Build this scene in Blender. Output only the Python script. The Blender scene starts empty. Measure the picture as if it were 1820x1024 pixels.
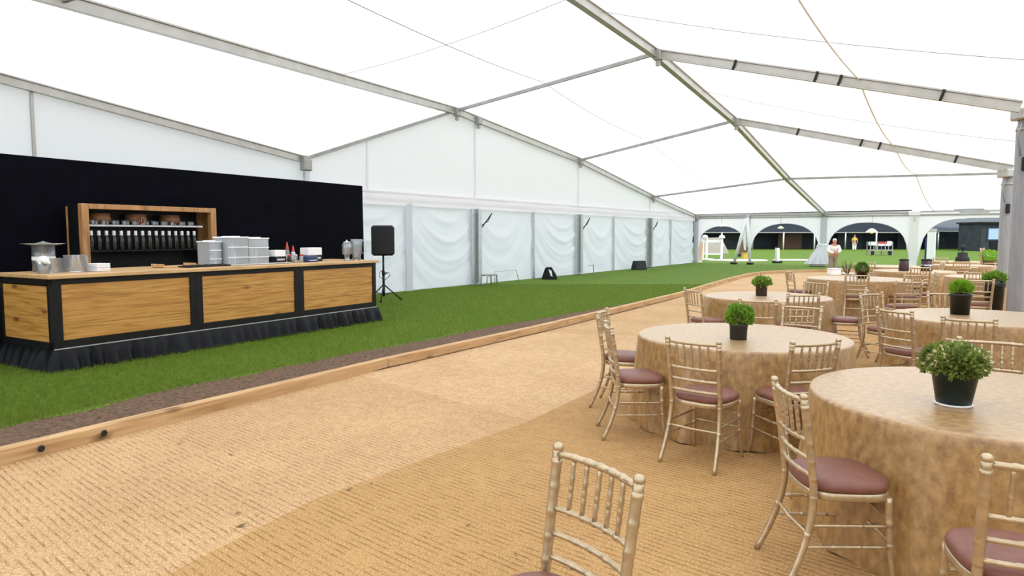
import bpy, math, random
import numpy as np
from mathutils import Vector, Matrix
random.seed(7)
PI = math.pi
S = bpy.context.scene
COL = S.collection

# ------------------------------------------------------------------ camera
cam = bpy.data.objects.new('camera', bpy.data.cameras.new('camera'))
COL.objects.link(cam)
cam.location = (0, 0, 1.65)
cam.rotation_euler = (PI/2 - math.atan(94/1215), 0, 0)
cam.data.sensor_fit = 'HORIZONTAL'
cam.data.sensor_width = 36
cam.data.lens = 36*1215/1820
cam.data.clip_end = 600
S.camera = cam
# ------------------------------------------------------------------ sky and sun
W = bpy.data.worlds.new('overcast'); S.world = W; W.use_nodes = True
wb = W.node_tree.nodes['Background']
wb.inputs[0].default_value = (0.86, 0.93, 1.0, 1); wb.inputs[1].default_value = 1.75
sun = bpy.data.objects.new('sun', bpy.data.lights.new('sun', 'SUN')); COL.objects.link(sun)
sun.data.energy = 2.2; sun.data.angle = math.radians(25); sun.data.color = (1, .96, .9)
sun.rotation_euler = (math.radians(38), 0, math.radians(35))
S.view_settings.view_transform = 'Standard'; S.view_settings.look = 'None'
S.view_settings.gamma = 1; S.view_settings.use_curve_mapping = False
S.view_settings.exposure = 0.18

# ------------------------------------------------------------------ materials
def mat(name, base=(.8, .8, .8), rough=.5, metal=0., var=0., scale=8., bump=0., bscale=60., stretch=(1, 1, 1),
        base2=None, trans=0., ior=1.45, alpha=1., sheen=0., spec=.5, detail=4., coord='Object', emit=None, coat=0.):
    m = bpy.data.materials.new(name); m.use_nodes = True
    nt = m.node_tree; N = nt.nodes; L = nt.links
    p = N['Principled BSDF']
    p.inputs['Base Color'].default_value = (*base, 1); p.inputs['Roughness'].default_value = rough
    p.inputs['Metallic'].default_value = metal; p.inputs['Transmission Weight'].default_value = trans
    p.inputs['IOR'].default_value = ior; p.inputs['Alpha'].default_value = alpha
    p.inputs['Sheen Weight'].default_value = sheen; p.inputs['Specular IOR Level'].default_value = spec
    p.inputs['Coat Weight'].default_value = coat
    if emit:
        p.inputs['Emission Color'].default_value = (*emit[0], 1); p.inputs['Emission Strength'].default_value = emit[1]
    if var or base2 or bump:
        tc = N.new('ShaderNodeTexCoord'); mp = N.new('ShaderNodeMapping'); mp.inputs['Scale'].default_value = stretch
        L.new(tc.outputs[coord], mp.inputs['Vector'])
    if var or base2:
        nz = N.new('ShaderNodeTexNoise'); nz.inputs['Scale'].default_value = scale; nz.inputs['Detail'].default_value = detail
        L.new(mp.outputs[0], nz.inputs['Vector'])
        cr = N.new('ShaderNodeValToRGB'); cr.color_ramp.elements[0].position = .3; cr.color_ramp.elements[1].position = .7
        a = base if base2 else tuple(c*(1-var) for c in base)
        b = base2 if base2 else tuple(min(1, c*(1+var)) for c in base)
        cr.color_ramp.elements[0].color = (*a, 1); cr.color_ramp.elements[1].color = (*b, 1)
        L.new(nz.outputs[0], cr.inputs[0]); L.new(cr.outputs[0], p.inputs['Base Color'])
    if bump:
        n2 = N.new('ShaderNodeTexNoise'); n2.inputs['Scale'].default_value = bscale; n2.inputs['Detail'].default_value = 3
        L.new(mp.outputs[0], n2.inputs['Vector'])
        bp = N.new('ShaderNodeBump'); bp.inputs['Strength'].default_value = bump; bp.inputs['Distance'].default_value = .02
        L.new(n2.outputs[0], bp.inputs['Height']); L.new(bp.outputs[0], p.inputs['Normal'])
    return m

def vinyl(name, dif=(.9, .9, .9), tr=(.8, .8, .8), mix=.5, bump=.0, bscale=3., var=.03):
    """Translucent tent fabric: reflects and lets daylight through."""
    m = bpy.data.materials.new(name); m.use_nodes = True
    nt = m.node_tree; N = nt.nodes; L = nt.links
    for n in list(N): N.remove(n)
    out = N.new('ShaderNodeOutputMaterial'); mx = N.new('ShaderNodeMixShader'); mx.inputs[0].default_value = mix
    d = N.new('ShaderNodeBsdfDiffuse'); t = N.new('ShaderNodeBsdfTranslucent')
    d.inputs[0].default_value = (*dif, 1)
    tc = N.new('ShaderNodeTexCoord'); nz = N.new('ShaderNodeTexNoise'); nz.inputs['Scale'].default_value = .7
    cr = N.new('ShaderNodeValToRGB')
    cr.color_ramp.elements[0].color = (*[c*(1-var) for c in tr], 1); cr.color_ramp.elements[1].color = (*tr, 1)
    L.new(tc.outputs['Object'], nz.inputs['Vector']); L.new(nz.outputs[0], cr.inputs[0]); L.new(cr.outputs[0], t.inputs[0])
    L.new(d.outputs[0], mx.inputs[1]); L.new(t.outputs[0], mx.inputs[2]); L.new(mx.outputs[0], out.inputs[0])
    if bump:
        n2 = N.new('ShaderNodeTexNoise'); n2.inputs['Scale'].default_value = bscale
        bp = N.new('ShaderNodeBump'); bp.inputs['Strength'].default_value = bump; bp.inputs['Distance'].default_value = .1
        L.new(tc.outputs['Object'], n2.inputs['Vector']); L.new(n2.outputs[0], bp.inputs['Height'])
        L.new(bp.outputs[0], d.inputs['Normal']); L.new(bp.outputs[0], t.inputs['Normal'])
    return m

def wood(name, c1, c2, c3, grain=(1, 14, 14), rough=.5, scale=2.2, knots=True):
    """Boards along local X with grain streaks and dark knots."""
    m = bpy.data.materials.new(name); m.use_nodes = True
    nt = m.node_tree; N = nt.nodes; L = nt.links; p = N['Principled BSDF']; p.inputs['Roughness'].default_value = rough
    tc = N.new('ShaderNodeTexCoord'); oi = N.new('ShaderNodeObjectInfo')
    ad = N.new('ShaderNodeVectorMath'); ad.operation = 'MULTIPLY_ADD'
    cmb = N.new('ShaderNodeCombineXYZ')
    for i in range(3): L.new(oi.outputs['Random'], cmb.inputs[i])
    ad.inputs[1].default_value = (37, 23, 51); L.new(cmb.outputs[0], ad.inputs[0]); L.new(tc.outputs['Object'], ad.inputs[2])
    mp = N.new('ShaderNodeMapping'); mp.inputs['Scale'].default_value = grain; L.new(ad.outputs[0], mp.inputs['Vector'])
    nz = N.new('ShaderNodeTexNoise'); nz.inputs['Scale'].default_value = scale; nz.inputs['Detail'].default_value = 8
    nz.inputs['Distortion'].default_value = .6; L.new(mp.outputs[0], nz.inputs['Vector'])
    cr = N.new('ShaderNodeValToRGB'); e = cr.color_ramp.elements
    e[0].position = .3; e[0].color = (*c1, 1); e[1].position = .72; e[1].color = (*c3, 1)
    k = e.new(.5); k.color = (*c2, 1)
    L.new(nz.outputs[0], cr.inputs[0]); col = cr.outputs[0]
    if knots:
        mp2 = N.new('ShaderNodeMapping'); mp2.inputs['Scale'].default_value = (1, 2.6, 2.6); L.new(ad.outputs[0], mp2.inputs['Vector'])
        vo = N.new('ShaderNodeTexVoronoi'); vo.inputs['Scale'].default_value = 1.5; L.new(mp2.outputs[0], vo.inputs['Vector'])
        c2r = N.new('ShaderNodeValToRGB'); c2r.color_ramp.elements[0].position = .02; c2r.color_ramp.elements[1].position = .17
        c2r.color_ramp.elements[0].color = (.25, .19, .14, 1); c2r.color_ramp.elements[1].color = (1, 1, 1, 1)
        L.new(vo.outputs['Distance'], c2r.inputs[0])
        mu = N.new('ShaderNodeMix'); mu.data_type = 'RGBA'; mu.blend_type = 'MULTIPLY'; mu.inputs[0].default_value = 1
        L.new(col, mu.inputs[6]); L.new(c2r.outputs[0], mu.inputs[7]); col = mu.outputs[2]
    L.new(col, p.inputs['Base Color'])
    bp = N.new('ShaderNodeBump'); bp.inputs['Strength'].default_value = .15; bp.inputs['Distance'].default_value = .01
    L.new(nz.outputs[0], bp.inputs['Height']); L.new(bp.outputs[0], p.inputs['Normal'])
    return m

def matting(name, c1, c2, ang):
    """Coir matting: fine ribs across the walkway, fibre noise, worn lighter areas."""
    m = bpy.data.materials.new(name); m.use_nodes = True
    nt = m.node_tree; N = nt.nodes; L = nt.links; p = N['Principled BSDF']
    p.inputs['Roughness'].default_value = .85; p.inputs['Specular IOR Level'].default_value = .2
    tc = N.new('ShaderNodeTexCoord'); mp = N.new('ShaderNodeMapping'); mp.inputs['Rotation'].default_value = (0, 0, ang)
    L.new(tc.outputs['Object'], mp.inputs['Vector'])
    wv = N.new('ShaderNodeTexWave'); wv.wave_type = 'BANDS'; wv.bands_direction = 'Y'; wv.inputs['Scale'].default_value = 7.0
    wv.inputs['Distortion'].default_value = .9; wv.inputs['Detail'].default_value = 2; wv.inputs['Detail Scale'].default_value = .9
    L.new(mp.outputs[0], wv.inputs['Vector'])
    n1 = N.new('ShaderNodeTexNoise'); n1.inputs['Scale'].default_value = 110; n1.inputs['Detail'].default_value = 5
    mp2 = N.new('ShaderNodeMapping'); mp2.inputs['Scale'].default_value = (.7, 1.6, 1); L.new(mp.outputs[0], mp2.inputs['Vector']); L.new(mp2.outputs[0], n1.inputs['Vector'])
    n2 = N.new('ShaderNodeTexNoise'); n2.inputs['Scale'].default_value = .9; n2.inputs['Detail'].default_value = 3; L.new(mp.outputs[0], n2.inputs['Vector'])
    cr = N.new('ShaderNodeValToRGB'); e = cr.color_ramp.elements
    e[0].position = .32; e[0].color = (*[c*.68 for c in c1], 1); e[1].position = .62; e[1].color = (*c2, 1)
    k = e.new(.45); k.color = (*c1, 1)
    L.new(n1.outputs[0], cr.inputs[0])
    # rib grooves: dashed dark lines
    pw = N.new('ShaderNodeValToRGB'); pw.color_ramp.elements[0].position = .02; pw.color_ramp.elements[1].position = .30
    pw.color_ramp.elements[0].color = (.60, .52, .44, 1); pw.color_ramp.elements[1].color = (1, 1, 1, 1)
    L.new(wv.outputs['Fac'], pw.inputs[0])
    n3 = N.new('ShaderNodeTexNoise'); n3.inputs['Scale'].default_value = 9; L.new(mp.outputs[0], n3.inputs['Vector'])
    rr = N.new('ShaderNodeMapRange'); rr.inputs[1].default_value = .36; rr.inputs[2].default_value = .62; L.new(n3.outputs[0], rr.inputs[0])
    mu = N.new('ShaderNodeMix'); mu.data_type = 'RGBA'; mu.blend_type = 'MULTIPLY'
    L.new(rr.outputs[0], mu.inputs[0]); L.new(cr.outputs[0], mu.inputs[6]); L.new(pw.outputs[0], mu.inputs[7])
    br = N.new('ShaderNodeValToRGB'); br.color_ramp.elements[0].position = .35; br.color_ramp.elements[1].position = .7
    br.color_ramp.elements[0].color = (.88, .85, .82, 1); br.color_ramp.elements[1].color = (1, 1, 1, 1); L.new(n2.outputs[0], br.inputs[0])
    m2 = N.new('ShaderNodeMix'); m2.data_type = 'RGBA'; m2.blend_type = 'MULTIPLY'; m2.inputs[0].default_value = 1
    L.new(mu.outputs[2], m2.inputs[6]); L.new(br.outputs[0], m2.inputs[7]); L.new(m2.outputs[2], p.inputs['Base Color'])
    ad = N.new('ShaderNodeMath'); ad.operation = 'MULTIPLY_ADD'; ad.inputs[1].default_value = .5
    L.new(n1.outputs[0], ad.inputs[0]); L.new(wv.outputs['Fac'], ad.inputs[2])
    bp = N.new('ShaderNodeBump'); bp.inputs['Strength'].default_value = .5; bp.inputs['Distance'].default_value = .008
    L.new(ad.outputs[0], bp.inputs['Height']); L.new(bp.outputs[0], p.inputs['Normal'])
    return m

def lawn_mat(name):
    m = bpy.data.materials.new(name); m.use_nodes = True
    nt = m.node_tree; N = nt.nodes; L = nt.links; p = N['Principled BSDF']
    p.inputs['Roughness'].default_value = .8; p.inputs['Specular IOR Level'].default_value = .15
    tc = N.new('ShaderNodeTexCoord')
    def nz(s, d=5):
        n = N.new('ShaderNodeTexNoise'); n.inputs['Scale'].default_value = s; n.inputs['Detail'].default_value = d
        L.new(tc.outputs['Object'], n.inputs['Vector']); return n
    a, b = nz(55), nz(.8)
    cr = N.new('ShaderNodeValToRGB'); e = cr.color_ramp.elements
    e[0].position = .28; e[0].color = (.035, .075, .007, 1); e[1].position = .72; e[1].color = (.165, .265, .022, 1)
    L.new(a.outputs[0], cr.inputs[0])
    c2 = N.new('ShaderNodeValToRGB'); f = c2.color_ramp.elements
    f[0].position = .3; f[0].color = (.8, .9, .7, 1); f[1].position = .7; f[1].color = (1.1, 1.05, 1, 1)
    L.new(b.outputs[0], c2.inputs[0])
    mu = N.new('ShaderNodeMix'); mu.data_type = 'RGBA'; mu.blend_type = 'MULTIPLY'; mu.inputs[0].default_value = 1
    L.new(cr.outputs[0], mu.inputs[6]); L.new(c2.outputs[0], mu.inputs[7]); L.new(mu.outputs[2], p.inputs['Base Color'])
    bp = N.new('ShaderNodeBump'); bp.inputs['Strength'].default_value = .6; bp.inputs['Distance'].default_value = .02
    L.new(a.outputs[0], bp.inputs['Height']); L.new(bp.outputs[0], p.inputs['Normal'])
    return m

def leaf_mat(name, c1, c2, tr=.25):
    m = mat(name, c1, .5, base2=c2, scale=14., spec=.3)
    nt = m.node_tree; N = nt.nodes; L = nt.links; p = N['Principled BSDF']
    out = N['Material Output']; t = N.new('ShaderNodeBsdfTranslucent'); t.inputs[0].default_value = (*[min(1, c*1.3) for c in c2], 1)
    mx = N.new('ShaderNodeMixShader'); mx.inputs[0].default_value = tr
    L.new(p.outputs[0], mx.inputs[1]); L.new(t.outputs[0], mx.inputs[2]); L.new(mx.outputs[0], out.inputs[0])
    return m

def clear(name, tint=(.95, .98, 1), gloss=.12, rough=.08, milk=.0):
    """Thin clear plastic or glass: mostly see-through, a glossy reflection and some milkiness."""
    m = bpy.data.materials.new(name); m.use_nodes = True
    nt = m.node_tree; N = nt.nodes; L = nt.links
    for n in list(N): N.remove(n)
    out = N.new('ShaderNodeOutputMaterial'); t = N.new('ShaderNodeBsdfTransparent'); t.inputs[0].default_value = (*tint, 1)
    g = N.new('ShaderNodeBsdfGlossy'); g.inputs['Roughness'].default_value = rough; g.inputs[0].default_value = (.95, .97, 1, 1)
    d = N.new('ShaderNodeBsdfDiffuse'); d.inputs[0].default_value = (.9, .93, .97, 1)
    fr = N.new('ShaderNodeFresnel'); fr.inputs[0].default_value = 1.45
    ma = N.new('ShaderNodeMath'); ma.operation = 'ADD'; ma.inputs[1].default_value = gloss; ma.use_clamp = True; L.new(fr.outputs[0], ma.inputs[0])
    m1 = N.new('ShaderNodeMixShader'); L.new(ma.outputs[0], m1.inputs[0]); L.new(t.outputs[0], m1.inputs[1]); L.new(g.outputs[0], m1.inputs[2])
    m2 = N.new('ShaderNodeMixShader'); m2.inputs[0].default_value = milk; L.new(m1.outputs[0], m2.inputs[1]); L.new(d.outputs[0], m2.inputs[2])
    L.new(m2.outputs[0], out.inputs[0])
    return m

def velvet(name):
    """Crushed velvet: dark gold base, mottled pile, pale sheen at grazing angles."""
    m = mat(name, (.225, .115, .030), .42, base2=(.44, .27, .10), scale=26., detail=10, stretch=(1, 1, .6), sheen=.30, bump=.2, bscale=55, spec=.8, coat=.7)
    p = m.node_tree.nodes['Principled BSDF']; p.inputs['Sheen Roughness'].default_value = .25; p.inputs['Coat Roughness'].default_value = .42; p.inputs['Coat Tint'].default_value = (1, .95, .88, 1); p.inputs['Sheen Tint'].default_value = (1, .86, .66, 1)
    return m

M = {}
M['roof'] = vinyl('roof_vinyl', (.92, .91, .91), (.97, .965, .965), .74, .0)
M['wall'] = vinyl('wall_vinyl', (.87, .84, .87), (.82, .785, .82), .45, .08, 1.5, .05)
M['curtain'] = vinyl('curtain_vinyl', (.84, .84, .88), (.70, .71, .78), .40, .0)
M['valance'] = vinyl('valance_vinyl', (.94, .91, .94), (.92, .87, .92), .5)
M['alu'] = mat('anodised_aluminium', (.45, .43, .40), .42, .55, var=.1, scale=3.)
M['alu_dark'] = mat('weathered_aluminium', (.33, .32, .31), .5, .5, var=.15, scale=4.)
M['steel'] = mat('galvanised_steel', (.52, .54, .56), .4, .6, var=.15, scale=12.)
M['rail'] = mat('track_rail', (.36, .35, .33), .5, .4)
M['black'] = mat('black_paint', (.008, .008, .009), .45, var=.2, spec=.3)
M['rubber'] = mat('black_rubber', (.015, .015, .015), .8)
M['backdrop'] = mat('black_drape', (.0028, .003, .006), .9, var=.25, scale=3., bump=.1, bscale=9, spec=.08)
M['skirtcloth'] = mat('black_skirting', (.0035, .004, .006), .5, var=.3, scale=5., spec=.22)
M['oak'] = wood('oak_panel', (.33, .14, .026), (.53, .255, .058), (.63, .34, .095), (.9, .9, 16), .42, 2.2)
M['oaktop'] = wood('oak_worktop', (.42, .23, .09), (.60, .37, .17), (.70, .46, .24), (.8, 10, 10), .4, 2.4)
M['shelfwood'] = wood('shelf_oak', (.26, .12, .04), (.42, .21, .075), (.52, .28, .11), (6, 6, 1), .5, 2., False)
M['kerb'] = wood('kerb_pine', (.36, .2, .085), (.52, .32, .15), (.62, .41, .21), (.7, 9, 9), .7, 2.)
M['mat1'] = matting('coir_matting', (.50, .315, .155), (.68, .46, .255), math.radians(40.8))
M['mat2'] = matting('coir_matting_darker', (.43, .245, .095), (.60, .38, .17), math.radians(40.8))
M['mat3'] = matting('coir_matting_pale', (.56, .36, .19), (.72, .5, .29), math.radians(40.8))
M['lawn'] = lawn_mat('lawn_turf')
M['blade'] = leaf_mat('grass_blade', (.06, .11, .010), (.23, .31, .045), .25)
M['soil'] = mat('bare_soil', (.055, .030, .018), .95, base2=(.21, .12, .068), scale=26., bump=.8, bscale=70, detail=8)
M['chip'] = mat('bark_chip', (.12, .07, .04), .9, base2=(.36, .23, .13), scale=30.)
M['planks'] = mat('grey_boards', (.33, .24, .2), .45, base2=(.55, .43, .37), scale=6., stretch=(1, 8, 1))
M['gold'] = mat('champagne_paint', (.52, .405, .265), .3, .68, var=.14, scale=30.)
M['cushion'] = mat('mauve_leatherette', (.19, .072, .050), .5, var=.12, scale=20., spec=.55)
M['velvet'] = velvet('gold_velvet')
M['ply'] = mat('plywood', (.5, .36, .2), .6, var=.15)
M['pot_green'] = mat('dark_green_pot', (.010, .022, .017), .38, var=.2)
M['pot_grey'] = mat('dark_grey_pot', (.045, .048, .042), .5, var=.15)
M['pot_brown'] = mat('brown_pot', (.075, .055, .045), .6, var=.15)
M['pot_black'] = mat('black_pot', (.008, .012, .01), .25, var=.2)
M['pot_red'] = mat('dark_red_pot', (.06, .012, .01), .4, base2=(.012, .010, .010), scale=3.)
M['saucer'] = mat('clear_saucer', (.75, .75, .75), .2, .3)
M['stem'] = mat('brown_stem', (.12, .08, .04), .8)
M['leaf_a'] = leaf_mat('olive_leaf', (.055, .10, .02), (.30, .36, .085))
M['leaf_b'] = leaf_mat('fresh_leaf', (.07, .17, .015), (.24, .42, .05))
M['leaf_c'] = leaf_mat('bright_leaf', (.09, .22, .012), (.28, .5, .04))
M['leaf_d'] = leaf_mat('dark_leaf', (.025, .075, .012), (.10, .24, .03))
M['petal'] = leaf_mat('pale_petal', (.55, .45, .22), (.75, .68, .45))
M['glass'] = clear('clear_glass', (.94, .97, .99), .07, .04, .09)
M['acrylic'] = clear('frosted_acrylic', (.94, .97, .99), .05, .1, .24)
M['white'] = mat('white_paint', (.74, .74, .73), .5)
M['paper'] = mat('white_paper', (.85, .86, .88), .7)
M['foam'] = mat('white_tissue', (.88, .9, .92), .8)
M['bottle'] = mat('dark_bottle', (.012, .014, .012), .12, spec=.6)
M['label'] = mat('bottle_label', (.65, .68, .72), .5)
M['red'] = mat('red_plastic', (.5, .05, .04), .35)
M['amber'] = mat('woven_amber', (.20, .09, .04), .6, var=.25, scale=30.)
M['copper'] = mat('copper', (.55, .25, .14), .3, .8)
M['navy'] = mat('navy_plastic', (.03, .05, .15), .4)
M['steel_bright'] = mat('brushed_steel', (.62, .63, .65), .28, .9)
M['grille'] = mat('speaker_grille', (.018, .019, .021), .5, .3, bump=.6, bscale=160)
M['column'] = mat('column_sleeve', (.27, .265, .275), .6, var=.12, scale=2.5, stretch=(6, 6, 1))
M['skin'] = mat('skin', (.55, .26, .19), .5, var=.08)
M['hair'] = mat('white_hair', (.75, .72, .68), .7)
M['jacket'] = mat('white_cotton', (.85, .84, .82), .8, var=.04)
M['taupe'] = mat('taupe_cotton', (.28, .225, .18), .8, var=.12)
M['dark_fabric'] = mat('charcoal_canvas', (.035, .04, .05), .8, var=.25, scale=1.5)
M['smoke'] = vinyl('smoke_vinyl', (.05, .06, .075), (.08, .095, .12), .4, 0, 1, .4)
M['smoke_light'] = vinyl('pale_smoke_vinyl', (.25, .28, .31), (.3, .34, .38), .5, .3, .8, .4)
M['brownpanel'] = mat('brown_board', (.13, .065, .04), .7, var=.2)
M['sail'] = mat('taupe_canvas', (.36, .33, .29), .8, var=.1)
M['cream'] = mat('cream_mat', (.62, .55, .44), .8, var=.05)
M['orange'] = mat('peach_board', (.68, .42, .28), .7, var=.1)
M['yellow'] = mat('yellow_plastic', (.6, .42, .06), .5)
M['seam_tape'] = mat('cream_seam_tape', (.86, .83, .78), .8)
M['lamp'] = mat('cream_shade', (.85, .76, .5), .6, emit=((1, .9, .65), .35))
M['cord'] = mat('cord', (.12, .12, .12), .7)
M['green_pl'] = mat('lime_tub', (.2, .5, .05), .5)

# ------------------------------------------------------------------ mesh builder
class MB:
    def __init__(s): s.v = []; s.f = []; s.sm = []
    def add(s, vs, fs, smooth=False):
        o = len(s.v); s.v += [tuple(v) for v in vs]; s.f += [tuple(i+o for i in f) for f in fs]; s.sm += [smooth]*len(fs)
        return s
    def box(s, c, d, rz=0., tilt=None, bev=0.):
        x, y, z = d[0]/2, d[1]/2, d[2]/2
        if bev:
            b = min(bev, x*.45, y*.45, z*.45); vs = []; idx = {}
            for sx in (-1, 1):
                for sy in (-1, 1):
                    for sz in (-1, 1):
                        for a in range(3):
                            p = [sx*(x-b), sy*(y-b), sz*(z-b)]; p[a] = (sx*x, sy*y, sz*z)[a]
                            idx[(sx, sy, sz, a)] = len(vs); vs.append(p)
            fs = []
            for a in range(3):
                u, w = [(1, 2), (2, 0), (0, 1)][a]
                for q in (-1, 1):
                    loop = []
                    for (i, j) in ((-1, -1), (1, -1), (1, 1), (-1, 1)):
                        k = [0, 0, 0]; k[a] = q; k[u] = i; k[w] = j; loop.append(idx[(*k, a)])
                    fs.append(loop if q > 0 else loop[::-1])
            for a in range(3):      # edges parallel to axis a
                u, w = [(1, 2), (2, 0), (0, 1)][a]
                for i in (-1, 1):
                    for j in (-1, 1):
                        k0 = [0, 0, 0]; k0[a] = -1; k0[u] = i; k0[w] = j; k1 = list(k0); k1[a] = 1
                        l = [idx[(*k0, u)], idx[(*k1, u)], idx[(*k1, w)], idx[(*k0, w)]]
                        fs.append(l if i*j < 0 else l[::-1])
            for sx in (-1, 1):
                for sy in (-1, 1):
                    for sz in (-1, 1):
                        l = [idx[(sx, sy, sz, 0)], idx[(sx, sy, sz, 1)], idx[(sx, sy, sz, 2)]]
                        fs.append(l if sx*sy*sz > 0 else l[::-1])
        else:
            vs = [(-x, -y, -z), (x, -y, -z), (x, y, -z), (-x, y, -z), (-x, -y, z), (x, -y, z), (x, y, z), (-x, y, z)]
            fs = [(3, 2, 1, 0), (4, 5, 6, 7), (0, 1, 5, 4), (1, 2, 6, 5), (2, 3, 7, 6), (3, 0, 4, 7)]
        R = Matrix.Rotation(rz, 3, 'Z')
        if tilt: R = R @ Matrix.Rotation(tilt[1], 3, tilt[0])
        return s.add([R @ Vector(v) + Vector(c) for v in vs], fs)
    def bar(s, a, b, w, h, up=(0, 0, 1), shape=None):
        """Straight beam from a to b, w across and h along up; shape: 2D outline in (w,h) units."""
        a, b = Vector(a), Vector(b); t = (b-a).normalized(); x = t.cross(Vector(up)).normalized(); u = x.cross(t)
        o = shape or [(-.5, -.5), (.5, -.5), (.5, .5), (-.5, .5)]
        n = len(o); vs = [a + x*(p*w) + u*(q*h) for p, q in o] + [b + x*(p*w) + u*(q*h) for p, q in o]
        fs = [(i, (i+1) % n, n+(i+1) % n, n+i) for i in range(n)] + [tuple(range(n))[::-1], tuple(range(n, 2*n))]
        return s.add(vs, fs)
    def tube(s, pts, r, n=8, cap=True, smooth=True):
        pts = [Vector(p) for p in pts]; m = len(pts); rs = r if isinstance(r, (list, tuple)) else [r]*m
        vs = []; prev = None
        for i, p in enumerate(pts):
            t = (pts[min(i+1, m-1)] - pts[max(i-1, 0)])
            t = t.normalized() if t.length > 1e-9 else Vector((0, 0, 1))
            if prev is None:
                ref = Vector((0, 0, 1)) if abs(t.z) < .9 else Vector((0, 1, 0)); x = t.cross(ref).normalized()
            else: x = (prev - t*prev.dot(t)).normalized()
            y = t.cross(x); prev = x
            for k in range(n):
                a = 2*PI*k/n; vs.append(p + (x*math.cos(a) + y*math.sin(a))*rs[i])
        fs = [(i*n+k, i*n+(k+1) % n, (i+1)*n+(k+1) % n, (i+1)*n+k) for i in range(m-1) for k in range(n)]
        s.add(vs, fs, smooth)
        if cap:
            o = len(s.v)-len(vs)
            s.f += [tuple(o+k for k in range(n))[::-1], tuple(o+(m-1)*n+k for k in range(n))]; s.sm += [False, False]
        return s
    def lathe(s, prof, n=20, c=(0, 0, 0), smooth=True, cap=True):
        vs = [(c[0]+r*math.cos(2*PI*k/n), c[1]+r*math.sin(2*PI*k/n), c[2]+z) for r, z in prof for k in range(n)]
        m = len(prof); fs = [(i*n+k, i*n+(k+1) % n, (i+1)*n+(k+1) % n, (i+1)*n+k) for i in range(m-1) for k in range(n)]
        s.add(vs, fs, smooth)
        if cap:
            o = len(s.v)-len(vs)
            if prof[0][0] > 1e-4: s.f.append(tuple(o+k for k in range(n))[::-1]); s.sm.append(False)
            if prof[-1][0] > 1e-4: s.f.append(tuple(o+(m-1)*n+k for k in range(n))); s.sm.append(False)
        return s
    def grid(s, fn, nu, nv, smooth=True):
        vs = [fn(i/nu, j/nv) for j in range(nv+1) for i in range(nu+1)]; w = nu+1
        return s.add(vs, [(j*w+i, j*w+i+1, (j+1)*w+i+1, (j+1)*w+i) for j in range(nv) for i in range(nu)], smooth)
    def mesh(s, name):
        me = bpy.data.meshes.new(name); me.from_pydata(s.v, [], s.f)
        me.polygons.foreach_set('use_smooth', s.sm); me.update(); return me
    def build(s, name, m, parent=None, loc=(0, 0, 0), rz=0.):
        return put(name, s.mesh(name), m, parent, loc, rz)

def put(name, me, m, parent=None, loc=(0, 0, 0), rz=0.):
    if m is not None and not me.materials: me.materials.append(M[m] if isinstance(m, str) else m)
    o = bpy.data.objects.new(name, me); COL.objects.link(o); o.location = loc; o.rotation_euler = (0, 0, rz)
    if parent: o.parent = parent
    return o
def tag(o, label=None, cat=None, group=None, kind=None):
    if label: o['label'] = label
    if cat: o['category'] = cat
    if group: o['group'] = group
    if kind: o['kind'] = kind
    return o
def thing(name, label, cat, loc=(0, 0, 0), rz=0., group=None):
    o = bpy.data.objects.new(name, None); COL.objects.link(o); o.location = loc; o.rotation_euler = (0, 0, rz)
    o.empty_display_size = .2
    return tag(o, label, cat, group)
def structure(name):
    o = bpy.data.objects.new(name, None); COL.objects.link(o); o['kind'] = 'structure'; return o
KIDS = {}
def copy_tree(o, loc, rz, label, group=None):
    kids = KIDS.setdefault(o.name, [(c, list(c.children)) for c in o.children])
    r = o.copy(); COL.objects.link(r); r.location = loc; r.rotation_euler = (0, 0, rz); r['label'] = label
    if group: r['group'] = group
    for ch, gs in kids:
        c = ch.copy(); COL.objects.link(c); c.parent = r
        for g in gs:
            d = g.copy(); COL.objects.link(d); d.parent = c
    return r
def lerp(a, b, t): return tuple(a[i]+(b[i]-a[i])*t for i in range(len(a)))

# ------------------------------------------------------------------ ground
KERB = [(-6.4, 0.0), (-3.66, 4.77), (-2.42, 7.08), (-1.54, 8.38), (.48, 11.46), (2.35, 14.55), (4.25, 17.72), (6.62, 22.2), (9.2, 26.9), (10.6, 28.85), (12.1, 29.95), (13.8, 30.6), (16.0, 30.9), (19, 30.6), (22.2, 29.3)]
lawn = MB(); lawn.grid(lambda u, v: (-60+u*200, -20+v*190, -.012), 40, 40, False)
lw = lawn.build('lawn', 'lawn'); tag(lw, 'mown green lawn around and inside the tent', 'lawn', kind='structure')
# floor of coir matting, laid in strips
floor = structure('floor')
def flat(name, pts, z, m, par, th=.012):
    b = MB(); n = len(pts)
    b.add([(x, y, z) for x, y in pts] + [(x, y, z-th) for x, y in pts], [tuple(range(n)), tuple(range(n, 2*n))[::-1]] + [(i, n+i, n+(i+1) % n, (i+1) % n) for i in range(n)])
    return b.build(name, m, par)
kd = Vector((.57, 1, 0)).normalized()
def off(p, k): return (p[0]+k*kd.y, p[1]-k*kd.x)
SE = [(-3.95, -.9), (-1.67, 3.2), (-1.23, 4.15), (.15, 5.95), (1.61, 8.38)]           # long seam of the walkway
near = [KERB[0], KERB[1], KERB[2], (-1.82, 7.98), (.15, 5.95), SE[2], SE[1], SE[0]]
flat('mat_strip', near, .006, 'mat1', floor)
flat('mat_strip', [(-1.82, 7.98), KERB[3], (.48, 11.46), (3.2, 10.9), SE[4], (.15, 5.95)], .004, 'mat3', floor)
flat('mat_strip', [(.48, 11.46), KERB[5], KERB[6], (8.6, 17.0), (3.2, 10.9)], .003, 'mat1', floor)
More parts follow.
